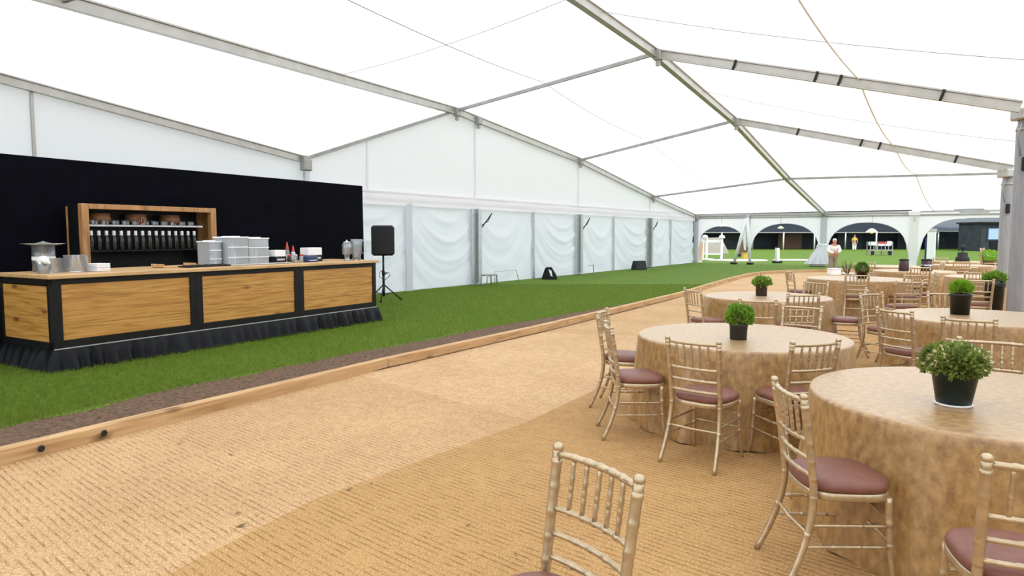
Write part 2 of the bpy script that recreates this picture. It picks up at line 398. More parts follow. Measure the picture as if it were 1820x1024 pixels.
flat('mat_strip', [KERB[6], KERB[7], KERB[8], KERB[9], KERB[10], KERB[11], KERB[12], KERB[13], KERB[14], (13, 17), (8.6, 17.0)], .0025, 'mat3', floor)
flat('mat_strip', [SE[0], SE[1], SE[2], SE[3], SE[4], (3.2, 10.9), (8.6, 17.0), (13, 17), (11.5, 13.5), (2.8, -2.6)], .008, 'mat2', floor)
flat('mat_strip', [(-12, -9), KERB[0], SE[0], (2.8, -2.6), (0, -9)], .002, 'mat1', floor)
# leaf scraps on the matting
for i, (x, y, l, a) in enumerate([(-1.53, 3.75, .075, .5), (-1.62, 3.92, .05, .1), (-1.05, 4.3, .05, .4), (-1.22, 3.05, .12, .25), (-2.62, 5.28, .06, .1), (-.93, 4.4, .03, 1.2), (-.25, 3.75, .035, .6), (.02, 3.4, .03, 2), (-2.1, 5.0, .05, .3)]):
    b = MB(); b.add([(-l/2, 0, .002), (0, l*.16, .006), (l/2, 0, .012), (0, -l*.16, .004)], [(0, 3, 2, 1)])
    o = b.build('leaf_scrap', 'stem', None, (x, y, .01), a); tag(o, 'dry leaf scrap lying on the coir matting', 'leaf', 'leaf scraps on the matting')
# bare soil strip between lawn and kerb
def off_k(i, k):
    p = KERB[i]; a = KERB[max(0, i-1)]; c = KERB[min(len(KERB)-1, i+1)]; t = Vector((c[0]-a[0], c[1]-a[1], 0)).normalized()
    return (p[0]-t.y*k, p[1]+t.x*k)
soilw = [1.1, 1.1, 1.2, 1.25, 1.2, .85, .45, .25, .12, .05]
sb = MB(); rows = []
for i in range(9):
    for q in range(6):
        t = q/6; a = lerp(off_k(i, 0), off_k(i+1, 0), t); w = soilw[i]*(1-t)+soilw[i+1]*t + random.uniform(-.08, .08); b = lerp(off_k(i, 1), off_k(i+1, 1), t)
        d = (b[0]-a[0], b[1]-a[1]); rows.append([(a[0]+d[0]*w*k/4, a[1]+d[1]*w*k/4, .006+.012*random.random()*(k < 4) - .02*(k == 4)) for k in range(5)])
vs = [v for r in rows for v in r]
sb.add(vs, [(i*5+k, (i+1)*5+k, (i+1)*5+k+1, i*5+k+1) for i in range(len(rows)-1) for k in range(4)], True)
so = sb.build('soil_strip', 'soil'); tag(so, 'bare brown soil strip between lawn and timber kerb', 'soil', kind='structure')
def blades(name, n, sampler, hgt, wid, m, label, cat, flatk=0.):
    V = np.zeros((n*3, 3)); rng = np.random.default_rng(3)
    P = sampler(rng, n); A = rng.uniform(0, 2*PI, n); H = hgt*rng.uniform(.5, 1.1, n); Wd = wid*rng.uniform(.6, 1.2, n)
    ln = rng.uniform(.1, .6, n)*H; B = rng.uniform(0, 2*PI, n)
    ca, sa = np.cos(A), np.sin(A)
    V[0::3, :2] = P - np.c_[ca, sa]*Wd[:, None]; V[1::3, :2] = P + np.c_[ca, sa]*Wd[:, None]
    V[2::3, :2] = P + np.c_[np.cos(B), np.sin(B)]*ln[:, None]*(1+flatk*3)
    V[2::3, 2] = H*(1-flatk); V[0::3, 2] = V[1::3, 2] = -.012+.015*flatk
    me = bpy.data.meshes.new(name); me.vertices.add(n*3); me.vertices.foreach_set('co', V.ravel())
    me.loops.add(n*3); me.loops.foreach_set('vertex_index', np.arange(n*3, dtype=np.int32))
    me.polygons.add(n); me.polygons.foreach_set('loop_start', np.arange(0, n*3, 3, dtype=np.int32)); me.polygons.foreach_set('loop_total', np.full(n, 3, dtype=np.int32))
    me.update(); o = put(name, me, m); tag(o, label, cat, kind='stuff'); return o
KX = np.array(KERB)
def kerb_x(y): return np.interp(y, KX[:12, 1], KX[:12, 0])
def lawn_pts(rng, n):
    y = 1.0 + 22*rng.random(n)**1.25; w = np.interp(y, KX[:10, 1], np.array(soilw))/.87
    x0 = kerb_x(y) - w + rng.normal(0, .05, n) - .02; x = x0 - np.clip(x0+.8*y+2.5, .3, 12)*rng.random(n)**1.1
    return np.c_[x, y]
blades('grass', 330000, lawn_pts, .042, .0035, 'blade', 'short mown grass blades in front of the bar', 'grass')
def chip_pts(rng, n):
    y = 3.5+13*rng.random(n)**1.5; w = np.interp(y, KX[:10, 1], np.array(soilw))/.87
    return np.c_[kerb_x(y)-.08-w*rng.random(n)**.8, y]
blades('bark_chips', 6000, chip_pts, .02, .009, 'chip', 'bark chips scattered on the bare soil strip', 'mulch', .5)

# timber kerb, each timber a part
kt = thing('timber_kerb', 'long pine timber kerb edging the coir walkway', 'kerb', (0, 0, 0))
joints = [0, 0.62, 1.0]
def kerb_timber(a, b):
    a, b = Vector((*a, 0)), Vector((*b, 0)); L = (b-a).length; rz = math.atan2(b.y-a.y, b.x-a.x)
    m = MB(); m.box((L/2, .05, .06), (L-.008, .10, .125), bev=.008); return m.build('timber', 'kerb', kt, (*a.xy, 0), rz)
ends = [(-6.4, 0), (-4.6, 3.13), (-1.54, 8.42), (.48, 11.5), (2.6, 15.0), (4.6, 18.35), (6.62, 22.2), (8.4, 25.45), (9.6, 27.5), (10.75, 28.95), (12.1, 29.95), (13.9, 30.62), (16, 30.9)]
for a, b in zip(ends, ends[1:]): kerb_timber(a, b)
BOLTS = [(-3.52, 4.99), (-3.29, 5.39)]
for (x, y) in BOLTS:
    b = MB(); b.lathe([(.0, .0), (.022, .0), (.026, .006), (.016, .008), (.0, .006)], 12)
    o = b.build('bolt_head', 'rubber', kt, (x+.012, y-.006, .065)); o.rotation_euler = (PI/2, 0, math.radians(61)); o.location.z = .065

# ------------------------------------------------------------------ tent frame (world positions of nodes)
A0, A1, A2, A3 = (10.97, 41.0, 2.76), (7.24, 35.45, 3.61), (2.82, 28.85, 4.76), (-1.78, 21.99, 5.57)
X4, X5, X6 = (-6.93, 10.84, 5.26), (-12.1, -.3, 4.95), (-16, -9, 4.7)
P1, P0, PL = (-5.12, 17.0, 3.51), (-8.30, 12.26, 4.22), (-12.4, 6.15, 5.12)
B0, B1, B2, B3 = (16.79, 36.96, 2.80), (11.78, 29.48, 4.05), (7.29, 22.78, 5.39), (3.52, 17.15, 6.09)
B3b, B4, B5, B6 = (1.33, 13.89, 6.28), (-1.4, 9.8, 6.45), (-8.0, -.2, 6.45), (-13, -9, 6.2)
E0, E1, E2, E3 = (23.4, 32.3, 2.79), (18.1, 25.24, 3.90), (13.5, 18.62, 3.43), (9.58, 13.09, 4.06)
E4, E5, E6 = (8.6, 6.0, 4.3), (7.6, -2, 4.4), (7.0, -10.5, 4.4)
ceiling = structure('ceiling')
def rpanel(a, b, c, d, sag=.12, name='roof_panel', n=10):
    """fabric quad a-b / d-c between two frames, sagging a little"""
    def fn(u, v):
        p = Vector(lerp(lerp(a, b, u), lerp(d, c, u), v)); p.z += .13 - sag*4*u*(1-u)*4*v*(1-v); return p
    return MB().grid(fn, n, n).build(name, 'roof', ceiling)
for a, b, c, d in [(A0, A1, B1, B0), (A1, A2, B2, B1), (A2, A3, B3, B2), (A3, X4, B4, B3), (X4, X5, B5, B4), (X5, X6, B6, B5),
                   (B0, B1, E1, E0), (B1, B2, E2, E1), (B2, B3, E3, E2), (B3, B4, E4, E3), (B4, B5, E5, E4), (B5, B6, E6, E5)]: rpanel(a, b, c, d)
rpanel(P1, P0, X4, A3, .05); rpanel(P0, PL, X5, X4, .05); rpanel(PL, (-16, -9, 5), X6, X5, .05)
IB = [(-.5, -.5), (.5, -.5), (.5, -.36), (.22, -.30), (.22, .30), (.5, .36), (.5, .5), (-.5, .5), (-.5, .36), (-.22, .30), (-.22, -.30), (-.5, -.36)]
def rafter(pts, w=.14, h=.24, m='alu', name='rafter'):
    for a, b in zip(pts, pts[1:]): MB().bar(a, b, w, h, shape=IB).build(name, m, ceiling)
def purlin(a, b, r=.045, name='purlin'): MB().bar(a, b, .07, .09).build(name, 'alu_dark', ceiling)
rafter([A0, A1, A2, A3], .13, .22); rafter([A3, X4, X5, X6], .13, .22); rafter([P1, P0, PL], .11, .17)
rafter([B0, B1, B2, B3, B3b, B4, B5, B6], .15, .24)
for s, e in ((B3, E3), (B2, E2), (B4, E4), (B5, E5)):
    s2, e2 = Vector(s), Vector(e)
    rafter([tuple(s2 + (e2-s2)*.02), tuple(e2)], .13, .22)
    for t in (.26, .5, .565, .82):                                  # clips on the underside of the cross beams
        p = s2.lerp(e2, t); MB().bar(p + Vector((-.03, -.06, -.13)), p + Vector((.03, -.10, .09)), .025, .05).build('beam_clip', 'rubber', ceiling)
purlin(P1, A3); purlin(A3, B3); purlin(A2, B2); purlin(A1, B1); purlin(B1, E1); purlin(A0, B0); purlin(X4, B4)
for p in (A1, A2, A3, (-1.15, 22.92, 5.46), P1, A0, B0, B2, B3):   # node brackets
    m = MB(); m.box((p[0]+.05, p[1]-.05, p[2]-.05), (.2, .2, .26), math.radians(56), bev=.02); m.box((p[0]+.05, p[1]-.05, p[2]-.24), (.09, .09, .14), .98)
    m.build('node_bracket', 'rail', ceiling)
# stitched seams and the tension cables under the fabric
def seam(a, b, dz, r=.012, m='rail', sag=.3):
    pts = [Vector(lerp(a, b, t/14)) + Vector((0, 0, dz - sag*4*(t/14)*(1-t/14))) for t in range(15)]
    MB().tube(pts, r, 5).build('roof_seam', m, ceiling)
def mid(a, b, t=.5): return lerp(a, b, t)
for (a, b, c, d) in [(A3, B3, X4, B4), (A2, B2, A3, B3), (A1, B1, A2, B2), (A0, B0, A1, B1)]: seam(mid(a, b), mid(c, d), .10, .010, 'rail', .14)
for (a, b, c, d) in [(B3, E3, B4, E4), (B2, E2, B3, E3), (B1, E1, B2, E2), (B0, E0, B1, E1)]: seam(mid(a, b, .62), mid(c, d, .62 if c != B4 else .40), .08, .022, 'seam_tape', .20)
seam(mid(B3, B4, .33), mid(E3, E4, .33), .11, .008, 'rail', .12); seam(mid(B2, B3, .45), mid(E2, E3, .45), .11, .008, 'rail', .12)
seam(mid(A3, X4, .45), mid(B3, B4, .45), .12, .008, 'rail', .12)

# ------------------------------------------------------------------ left wall of the tent
wall = structure('wall_left')
wd = Vector((.67, 1, 0)).normalized(); wn = Vector((1, -.67, 0)).normalized(); WO = Vector((10.97, 41.0, 0))
def wp(s, z, k=0.): return WO + wd*s + wn*k + Vector((0, 0, z))
TOP = [(-40.5, 5.02), (-34.6, 4.22), (-28.9, 3.51), (-22.92, 5.57), (-14.67, 4.76), (-6.7, 3.61), (0, 2.76)]
def top_z(s): return float(np.interp(s, [t[0] for t in TOP], [t[1] for t in TOP]))
cuts = [-40.5, -34.72, -28.9, -26.7, -22.92, -21.8, -14.6, -6.9, 0]
for a, b in zip(cuts, cuts[1:]):
    lo = 0. if b <= -28.8 else 2.62
    def fn(u, v):
        s = a+(b-a)*u; t = top_z(s); z = lo+(t-.02-lo)*v
        return wp(s, z, -.10 + .012*math.sin(s*1.7+z*2.1)+.008*math.sin(z*5-s))
    MB().grid(fn, 16, 10).build('wall_panel', 'wall', wall)
for s in (-34.72, -26.7, -21.8, -14.6, -6.9):                                # vertical welted seams on the gable
    MB().bar(wp(s, 2.6, -.08), wp(s, top_z(s)-.05, -.08), .05, .05, up=wn).build('wall_seam', 'valance' if s != -34.72 else 'alu', wall)
vb = MB(); vb.grid(lambda u, v: wp(-28.9+28.9*u, 2.50+.35*v, -.02+.03*math.sin(PI*v)+.008*math.sin(u*60)), 90, 4); vb.build('valance_band', 'valance', wall)
MB().bar(wp(-28.9, 2.86, -.02), wp(0, 2.86, -.02), .05, .05).build('valance_rail', 'valance', wall)
cs = [-28.9, -25.1, -21.8, -18.15, -14.6, -11.15, -6.95, -3.9, -.05]
for i, (a, b) in enumerate(zip(cs, cs[1:])):
    rnd = random.Random(20+i); ph = rnd.uniform(0, 6); cx = rnd.uniform(.35, .65); q = rnd.uniform(1.2, 2.4)
    def fn(u, v):
        s = a-.03+(b-a+.06)*u; z = 2.56*v
        t = (u-cx)*2; w = math.exp(-((v-.5)/.42)**2)*(.35+.65*min(1, 3*u*(1-u)+.2))
        sw = z*q - 2.6*t*t*(.6+.4*v)
        d = .060*w*math.sin(2*PI*(.75*sw)+ph) + .026*w*math.sin(2*PI*1.7*sw+2*ph+1.3*u) + .013*math.sin(9*u+7*z+ph) + .10*math.sin(PI*u)*math.sin(PI*v)
        return wp(s, z, -.14+d)
    MB().grid(fn, 56, 60).build('wall_curtain', 'curtain', wall)
# thin seam poles between curtains
for s in (-18.15, -11.15, -3.9): MB().bar(wp(s, 0, -.05), wp(s, 2.58, -.05), .10, .04, up=wn).build('curtain_pole', 'steel', wall)
MB().bar(wp(-25.1, 0, -.03), wp(-25.1, 2.58, -.03), .26, .03, up=wn).build('curtain_pole', 'curtain', wall)
# grey gable posts with black stays
for s, who in ((-21.8, 'nearest the loudspeaker'), (-14.6, 'behind the floor monitor wedges'), (-6.95, 'farthest along the wall')):
    base = wp(s, 0, .06); rz = math.atan2(wd.y, wd.x)
    t = thing('wall_post', 'grey aluminium tent post on the white curtain wall, '+who, 'post', base, rz, 'grey posts on the curtain wall')
    m = MB(); m.bar((0, 0, 0), (0, 0, 2.52), .18, .14, up=(0, 1, 0), shape=IB); m.build('post', 'steel', t)
    MB().box((-.20, .06, 1.26), (.22, .05, 2.52)).build('post_flap', 'alu_dark' if s > -7 else 'steel', t)
    MB().box((0, 0, .03), (.36, .3, .06), bev=.01).build('base_plate', 'steel', t)
    st = MB(); st.tube([(.05, -.05, 1.85), (.62, -.1, 2.38)], .018, 6); st.tube([(.05, -.05, 1.95), (.4, -.1, 2.12), (.62, -.1, 2.38)], .014, 6); st.build('stay', 'rubber', t)
t = thing('corner_post', 'grey tent post where curtain wall meets the far arches', 'post', wp(.05, 0, .05), math.atan2(wd.y, wd.x))
MB().bar((0, 0, 0), (0, 0, 2.72), .26, .24, up=(0, 1, 0), shape=IB).build('post', 'steel', t); MB().box((0, 0, 2.66), (.4, .36, .16), bev=.03).build('bracket', 'rail', t)
t = thing('bay_post', 'slim tent post rising behind the black backdrop', 'post', wp(-28.9, 0, .08), math.atan2(wd.y, wd.x))
MB().bar((0, 0, 0), (0, 0, 3.42), .12, .12, up=(0, 1, 0)).build('post', 'steel', t); MB().box((0, 0, 3.36), (.24, .22, .28), bev=.03).build('bracket', 'rail', t)

# ------------------------------------------------------------------ far wall with arches
far = structure('wall_far')
fd = Vector((1, -.7, 0)).normalized(); fn_ = Vector((-.7, -1, 0)).normalized()
def fp(s, z, k=0.): return WO + fd*s + fn_*k + Vector((0, 0, z))
EV = 2.79
bays = [(.15, 3.0, 'A'), (3.2, 7.0, 'B'), (7.2, 11.15, 'C'), (11.45, 15.1, 'D')]
for s0, s1, kd_ in bays:
    pw = {'A': .62, 'B': .5, 'C': .45, 'D': .42}[kd_]; topz = {'A': 2.18, 'B': 2.30, 'C': 2.32, 'D': 2.45}[kd_]; sp_ = {'A': 1.35, 'B': 1.0, 'C': .9, 'D': .6}[kd_]
    i0, i1 = s0+.12, s1-.12
    m = MB(); n = 28; up = []; lo = []
    for i in range(n+1):
        u = i/n; s = s0+(s1-s0)*u; up.append(fp(s, EV-.06)); w = (s-i0)/(i1-i0)
        if w <= 0 or w >= 1: z = sp_ - .55
        else: z = sp_ + (topz-sp_)*max(0., 1-abs(2*w-1)**2.2)**pw
        if kd_ == 'D' and u > .55: z = 2.48
        lo.append(fp(s, z))
    m.add(up+lo, [(i, n+1+i, n+2+i, i+1) for i in range(n)]); o = m.build('arched_valance', 'valance', far)
    # hem of the arch
    MB().tube([p + fn_*.01 for p in lo], .018, 5).build('arch_hem', 'valance', far)
for z, r in ((EV+.02, .07), (EV-.14, .045)):
    MB().bar(fp(0, z, .02), fp(15.2, z, .02), r*1.6, r*1.6).build('eave_rail', 'alu_dark' if r < .06 else 'alu', far)
def far_post(s, w, m, label, feet=True):
    t = thing('tent_post', label, 'post', fp(s, 0, .06), math.atan2(fd.y, fd.x))
    MB().bar((0, 0, 0), (0, 0, EV), w, .16, up=(0, 1, 0)).build('post', m, t); MB().box((0, 0, EV-.05), (w+.16, .28, .24), bev=.03).build('bracket', 'rail' if m == 'steel' else 'white', t); return t
far_post(7.1, .30, 'steel', 'grey tent post behind the gathered curtain and the person')
t = far_post(11.3, .36, 'white', 'wide white tent post between the two right hand arches')
MB().box((0, -.14, .06), (.42, .3, .03)).build('foot_plate', 'rail', t); MB().box((.02, -.1, EV-.28), (.05, .06, .32)).build('tie', 'steel', t)
t = far_post(15.12, .16, 'white', 'slim white tent post at the right end of the far arches')
t = thing('splayed_post', 'white splayed twin legs between the two left hand arches', 'post', fp(3.08, 0, .1), math.atan2(fd.y, fd.x))
MB().bar((.02, 0, EV), (.02, 0, 1.0), .16, .12, up=(0, 1, 0)).build('post', 'steel', t)
for sx, m in ((-.62, 'white'), (.30, 'white')):
    l = MB().tube([(.06*sx, -.1, EV-.2), (sx, -.35, .02)], [.11, .08], 8).build('leg', m, t); MB().box((sx, -.35, .05), (.34, .3, .1), bev=.03).build('foot', 'rubber', l)

# unseen tent walls behind and beside the camera, added to cut the side light
for nm, pts in (('wall_back_unseen', [(-17, -9.6), (7.0, -10.6)]), ('wall_right_unseen', [(9.9, 12.9), (8.7, 6.0), (7.7, -2), (7.1, -10.5)])):
    w_ = structure(nm)
    for a_, b_ in zip(pts, pts[1:]):
        MB().grid(lambda u, v: (a_[0]+(b_[0]-a_[0])*u, a_[1]+(b_[1]-a_[1])*u+.04*math.sin(u*40), (5.0 if nm == 'wall_back_unseen' else 4.2)*v), 60, 6).build('wall_panel', 'wall', w_)

# big columns on the right
def column(loc, h, r, label):
    t = thing('tent_column', label, 'column', loc, .0)
    MB().lathe([(r*1.05, 0), (r, .1), (r, h-.35), (r*.9, h-.3), (r*.9, h)], 24).build('sleeve', 'column', t)
    MB().lathe([(r*1.02, 0), (r*1.06, .03), (r*1.02, .06)], 24, (0, 0, h-.42)).build('strap', 'rail', t)
    MB().box((-.02, 0, h-.1), (r*2.3, r*2., .22), bev=.03).build('bracket', 'alu', t)
    MB().box((-r*.75, -r*.75, h-1.05), (.1, .1, .26), .78, bev=.02).build('control_box', 'rubber', t)
    MB().tube([(-r*.9, -r*.5, h-.2), (-r*1.35, -r*.4, h-.5), (-r*.98, -r*.4, h-.9)], .012, 6).build('cable', 'alu_dark', t)
    return t
column((9.87, 13.25, 0), 4.05, .2, 'thick grey column at the right edge carrying the nearer cross beam')
column((13.56, 18.75, 0), 3.42, .21, 'grey column behind the nearer one carrying the second cross beam')

# ------------------------------------------------------------------ bar (local x along the front, y away from the walkway)
BL = Vector((-5.55, 8.2, 0)); BR = math.atan2(1, .58); BLEN = 5.81
bx_, by_ = Vector((math.cos(BR), math.sin(BR), 0)), Vector((-math.sin(BR), math.cos(BR), 0))
def bp_(x, y, z=0.): return BL + bx_*x + by_*y + Vector((0, 0, z))
BD = 1.2; Z0, Z1 = .25, 1.12
t = thing('bar_platform', 'low black platform under the bar counters', 'platform', bp_(0, 0), BR)
MB().box((BLEN/2, BD/2, .12), (BLEN-.1, BD-.1, .22), bev=.01).build('deck', 'black', t)
for i in range(5): MB().box((.3+i*(BLEN-.6)/4, BD/2, .005), (.08, BD-.2, .012)).build('foot_rail', 'rubber', t)
UW = BLEN/3
for i, lab in enumerate(('left oak bar counter unit with an end panel, nearest the walkway', 'middle oak bar counter unit under the clear plastic bins', 'right oak bar counter unit beside the loudspeaker stand')):
    u = thing('bar_counter', lab, 'bar counter', bp_(i*UW, 0, Z0), BR, 'oak fronted bar counter units')
    h = Z1-Z0
    fr = MB()
    for x, w in ((.055 if i else .06, .11 if i else .12), (UW-.045, .09)): fr.box((x, .03, h/2), (w, .06, h), bev=.004)
    fr.box((UW/2, .03, h-.035), (UW, .058, .07), bev=.004); fr.box((UW/2, .03, .055), (UW, .058, .11), bev=.004)
    fr.build('frame', 'black', u)
    MB().bar((0, -.004, .012), (UW, -.004, .012), .012, .014).build('trim_strip', 'steel', u)
    MB().box((UW/2, BD/2, h/2), (UW-.02, BD-.14, h-.02)).build('carcass', 'black', u)
    zb = [.11, .29, .47, .62, h-.07]
    for k in range(4):
        z0, z1 = zb[k], zb[k+1]
        MB().box((UW/2+.01, .038-.004*(k % 2), (z0+z1)/2), (UW-.2, .03, z1-z0-.002), bev=.0015).build('plank', 'oak', u)
    if i == 0:
        e = MB(); e.box((-.005, .03, h/2), (.03, .06, h), bev=.003); e.box((-.005, BD-.03, h/2), (.03, .06, h), bev=.003)
        e.box((-.005, BD/2, h-.035), (.03, BD, .07)); e.box((-.005, BD/2, .05), (.03, BD, .1)); e.build('end_frame', 'black', u)
        o = MB().box((0, 0, 0), (BD-.13, .02, h-.18)).build('end_panel', 'oak', u); o.location = (-.004, BD/2, h/2); o.rotation_euler = (0, 0, PI/2)
wt = MB(); wt.box((BLEN/2-.01, BD/2-.03, 0), (BLEN+.08, BD+.06, .05), bev=.006)
o = wt.build('bar_worktop', 'oaktop', None, bp_(0, 0, Z1+.026), BR); tag(o, 'long oak worktop running across the bar counters', 'worktop')
# pleated skirt
def skirt_path(n=420):
    seg = [((-.03, BD), (-.03, -.03)), ((-.03, -.03), (BLEN+.03, -.03)), ((BLEN+.03, -.03), (BLEN+.03, BD*.6))]
    L = [math.dist(*s) for s in seg]; T = sum(L); out = []
    for i in range(n+1):
        d = T*i/n
        for (a, b), l in zip(seg, L):
            if d <= l+1e-9:
                p = lerp(a, b, d/l); tx = ((b[0]-a[0])/l, (b[1]-a[1])/l); out.append((p, (tx[1], -tx[0]), T*i/n)); break
            d -= l
    return out
SP = skirt_path(); m = MB(); rows = 7; vs = []
for (p, nn, d) in SP:
    fold = (math.sin(d*2*PI/.19 + 1.6*math.sin(d*3.1)+.9*math.sin(d*7.7))*.62 + .45*math.sin(d*2*PI/.47+1+math.sin(d*2)))*(.75+.4*math.sin(d*1.3))
    for r in range(rows):
        q = r/(rows-1); k = -.015 + (.02+.038*q)*min(1, 4*q)*(1+fold) + .028*q**1.5
        vs.append((p[0]+nn[0]*k, p[1]+nn[1]*k, Z0+.0-(Z0-.006)*q + .012*q*fold))
m.add(vs, [(i*rows+r, i*rows+r+1, (i+1)*rows+r+1, (i+1)*rows+r) for i in range(len(SP)-1) for r in range(rows-1)], True)
o = m.build('pleated_skirt', 'skirtcloth', None, bp_(0, 0), BR); tag(o, 'gathered black cloth skirt hanging to the grass under the bar', 'skirt')

# black backdrop
t = thing('backdrop', 'tall black fabric backdrop wall standing behind the bar', 'backdrop', bp_(2.2, 2.62), BR)
MB().grid(lambda u, v: (-6+12.15*u, .012*math.sin(u*70)*(1-v)*.5+.01*math.sin(u*23+v*3), 2.84*v), 90, 8).build('drape', 'backdrop', t)
MB().box((.07, .06, 1.41), (12.1, .06, 2.8)).build('panel', 'black', t)
for i in range(5): MB().box((-5.5+i*2.8, .3, .9), (.06, .5, .05)).build('brace', 'rail', t)

# back bar counter and shelf unit
BZ = 1.0
t = thing('back_counter', 'low dark work counter behind the bar with a steel edge', 'counter', bp_(-2.6, 1.62), BR)
MB().box((3.4, .42, BZ/2-.03), (6.8, .8, BZ-.06), bev=.01).build('body', 'black', t)
MB().box((3.4, .42, BZ-.015), (6.84, .86, .03), bev=.006).build('top', mat('dark_steel', (.06, .075, .1), .35, .5), t)
MB().box((3.4, -.015, BZ-.018), (6.84, .02, .045)).build('edge', 'oaktop', t)
SX0, SX1, SH, SY = 1.41, 3.74, 2.13, 1.92
t = thing('bottle_shelf', 'open wooden frame shelf unit against the black backdrop', 'shelf', bp_(SX0, SY, BZ), BR)
H_ = SH-BZ; Wd_ = SX1-SX0
for x in (.055, Wd_-.055): MB().box((x, .05, H_/2), (.11, .10, H_), bev=.006).build('upright', 'shelfwood', t)
for x in (.045, Wd_-.045): MB().box((x, .42, H_/2-.02), (.09, .06, H_-.04), bev=.006).build('back_upright', 'shelfwood', t)
MB().box((Wd_/2, .05, H_-.04), (Wd_-.222, .10, .08), bev=.005).build('top_rail', 'shelfwood', t)
MB().box((Wd_/2, .27, H_-.012), (Wd_-.02, .34, .02)).build('top_board', 'black', t)
MB().box((Wd_-.012, .235, H_/2), (.02, .31, H_-.05)).build('side_board', 'shelfwood', t)
MB().box((.012, .235, H_/2), (.02, .31, H_-.05)).build('side_board', 'black', t)
MB().box((Wd_/2, .45, H_/2), (Wd_-.2, .015, H_-.03)).build('back_board', 'black', t)
zs_ = (.40, .80)
for z in zs_: MB().box((Wd_/2-.04, .25, z), (Wd_-.24, .30, .02)).build('shelf_board', 'black', t)
MB().box((Wd_/2-.06, .08, zs_[1]+.0), (Wd_-.34, .012, .028)).build('shelf_edge', 'steel', t)
def sh(x, y, z): return bp_(SX0+x, SY+y, BZ+z)
# tumblers on the upper shelf
g0 = None
def tumbler(r, h, name='tumbler'):
    b = MB(); b.lathe([(r*.82, .0), (r*.86, .004), (r, h), (r*.92, h), (r*.78, .012), (0, .012)], 12); return b.mesh(name)
tm = tumbler(.036, .075)
for i in range(22):
    o = put('tumbler', tm, 'glass', None, sh(.22+i*.083, .13+.05*(i % 2), zs_[1]+.0105), 0)
    tag(o, 'small clear tumbler in the row on the upper shelf', 'glass', 'tumblers on the upper shelf')
# bottles along the lower shelf
def bottle_obj(loc, label, sc=1.):
    t = thing('bottle', label, 'bottle', loc, 0, 'dark bottles on the wooden shelf'); t.scale = (sc,)*3
    MB().lathe([(.034, 0), (.037, .01), (.037, .17), (.03, .2), (.014, .235), (.013, .275), (0, .276)], 12).build('body', 'bottle', t)
    MB().lathe([(.0375, .06), (.0377, .13)], 12, cap=False).build('label', 'bottle', t)
    c = MB().lathe([(.022, .255), (.024, .262), (.024, .305), (.02, .31), (.0, .31)], 10).build('pourer_cap', 'paper', t)
    MB().lathe([(.026, .235), (.026, .252), (.02, .253)], 10).build('cap_collar', 'paper', t)
    return t
b0 = bottle_obj(sh(.2, .14, zs_[0]+.0105), 'dark bottle with white cap, first of the row by the left upright')
ords = ['second', 'third', 'fourth', 'fifth', 'sixth', 'seventh', 'eighth', 'ninth', 'tenth', 'eleventh', 'twelfth', 'thirteenth', 'fourteenth', 'fifteenth', 'last']
for i in range(15): copy_tree(b0, sh(.2+(i+1)*.118, .14, zs_[0]+.0105), .3*i, 'dark bottle with white cap, %s of the row from the left upright' % ords[i])
# round woven lamps under the top board
for i, (x, w) in enumerate(((.42, 'left'), (1.02, 'middle'), (1.62, 'right'))):
    t = thing('basket', 'round amber woven basket on the upper shelf, the %s one of three' % w, 'basket', sh(x, .30, zs_[1]+.0105), 0, 'amber baskets on the upper shelf')
    MB().lathe([(.10, 0), (.15, .02), (.17, .09), (.155, .17), (.15, .17), (.16, .09), (.14, .03), (0, .02)], 18).build('bowl', 'amber', t)
    MB().lathe([(.158, .168), (.165, .175), (.158, .182), (.15, .175), (.158, .168)], 18, cap=False).build('rim', 'amber', t)
t = thing('copper_lantern', 'small copper lantern in front of the middle basket', 'lantern', sh(1.0, .10, zs_[1]+.0145))
MB().lathe([(.04, 0), (.045, .01), (.045, .02), (.035, .025)], 10).build('base', 'copper', t)
for k in range(5): MB().tube([(.036*math.cos(k*1.257), .036*math.sin(k*1.257), .02), (.036*math.cos(k*1.257), .036*math.sin(k*1.257), .11)], .006, 5).build('bar', 'copper', t)
MB().lathe([(.045, .108), (.03, .13), (.0, .14)], 10).build('cap', 'copper', t)
# short glasses and items on the shelf floor
sg = tumbler(.03, .11)
for i in range(15):
    o = put('highball_glass', sg, 'glass', None, sh(.2+i*.115, .22+.04*(i % 3), .0015), 0); tag(o, 'tall clear glass standing in the bottom of the shelf unit', 'glass', 'glasses at the bottom of the shelf')
lt = tumbler(.085, .13)
for i, (x, y) in enumerate(((.42, -.16), (.66, -.12))):
    o = put('glass_tub', lt, 'glass', None, sh(x, y, .0015), 0); tag(o, ('left' if i == 0 else 'right')+' of two wide glass tubs in front of the shelf', 'glass tub', 'glass tubs before the shelf')
t = thing('steel_tin', 'flat grey tin behind the clear bins at the shelf foot', 'tin', sh(2.05, -.14, .0015), BR)
MB().box((0, 0, .05), (.3, .16, .10), bev=.012).build('body', 'steel', t); MB().box((0, 0, .108), (.305, .165, .016), bev=.005).build('lid', 'steel', t)

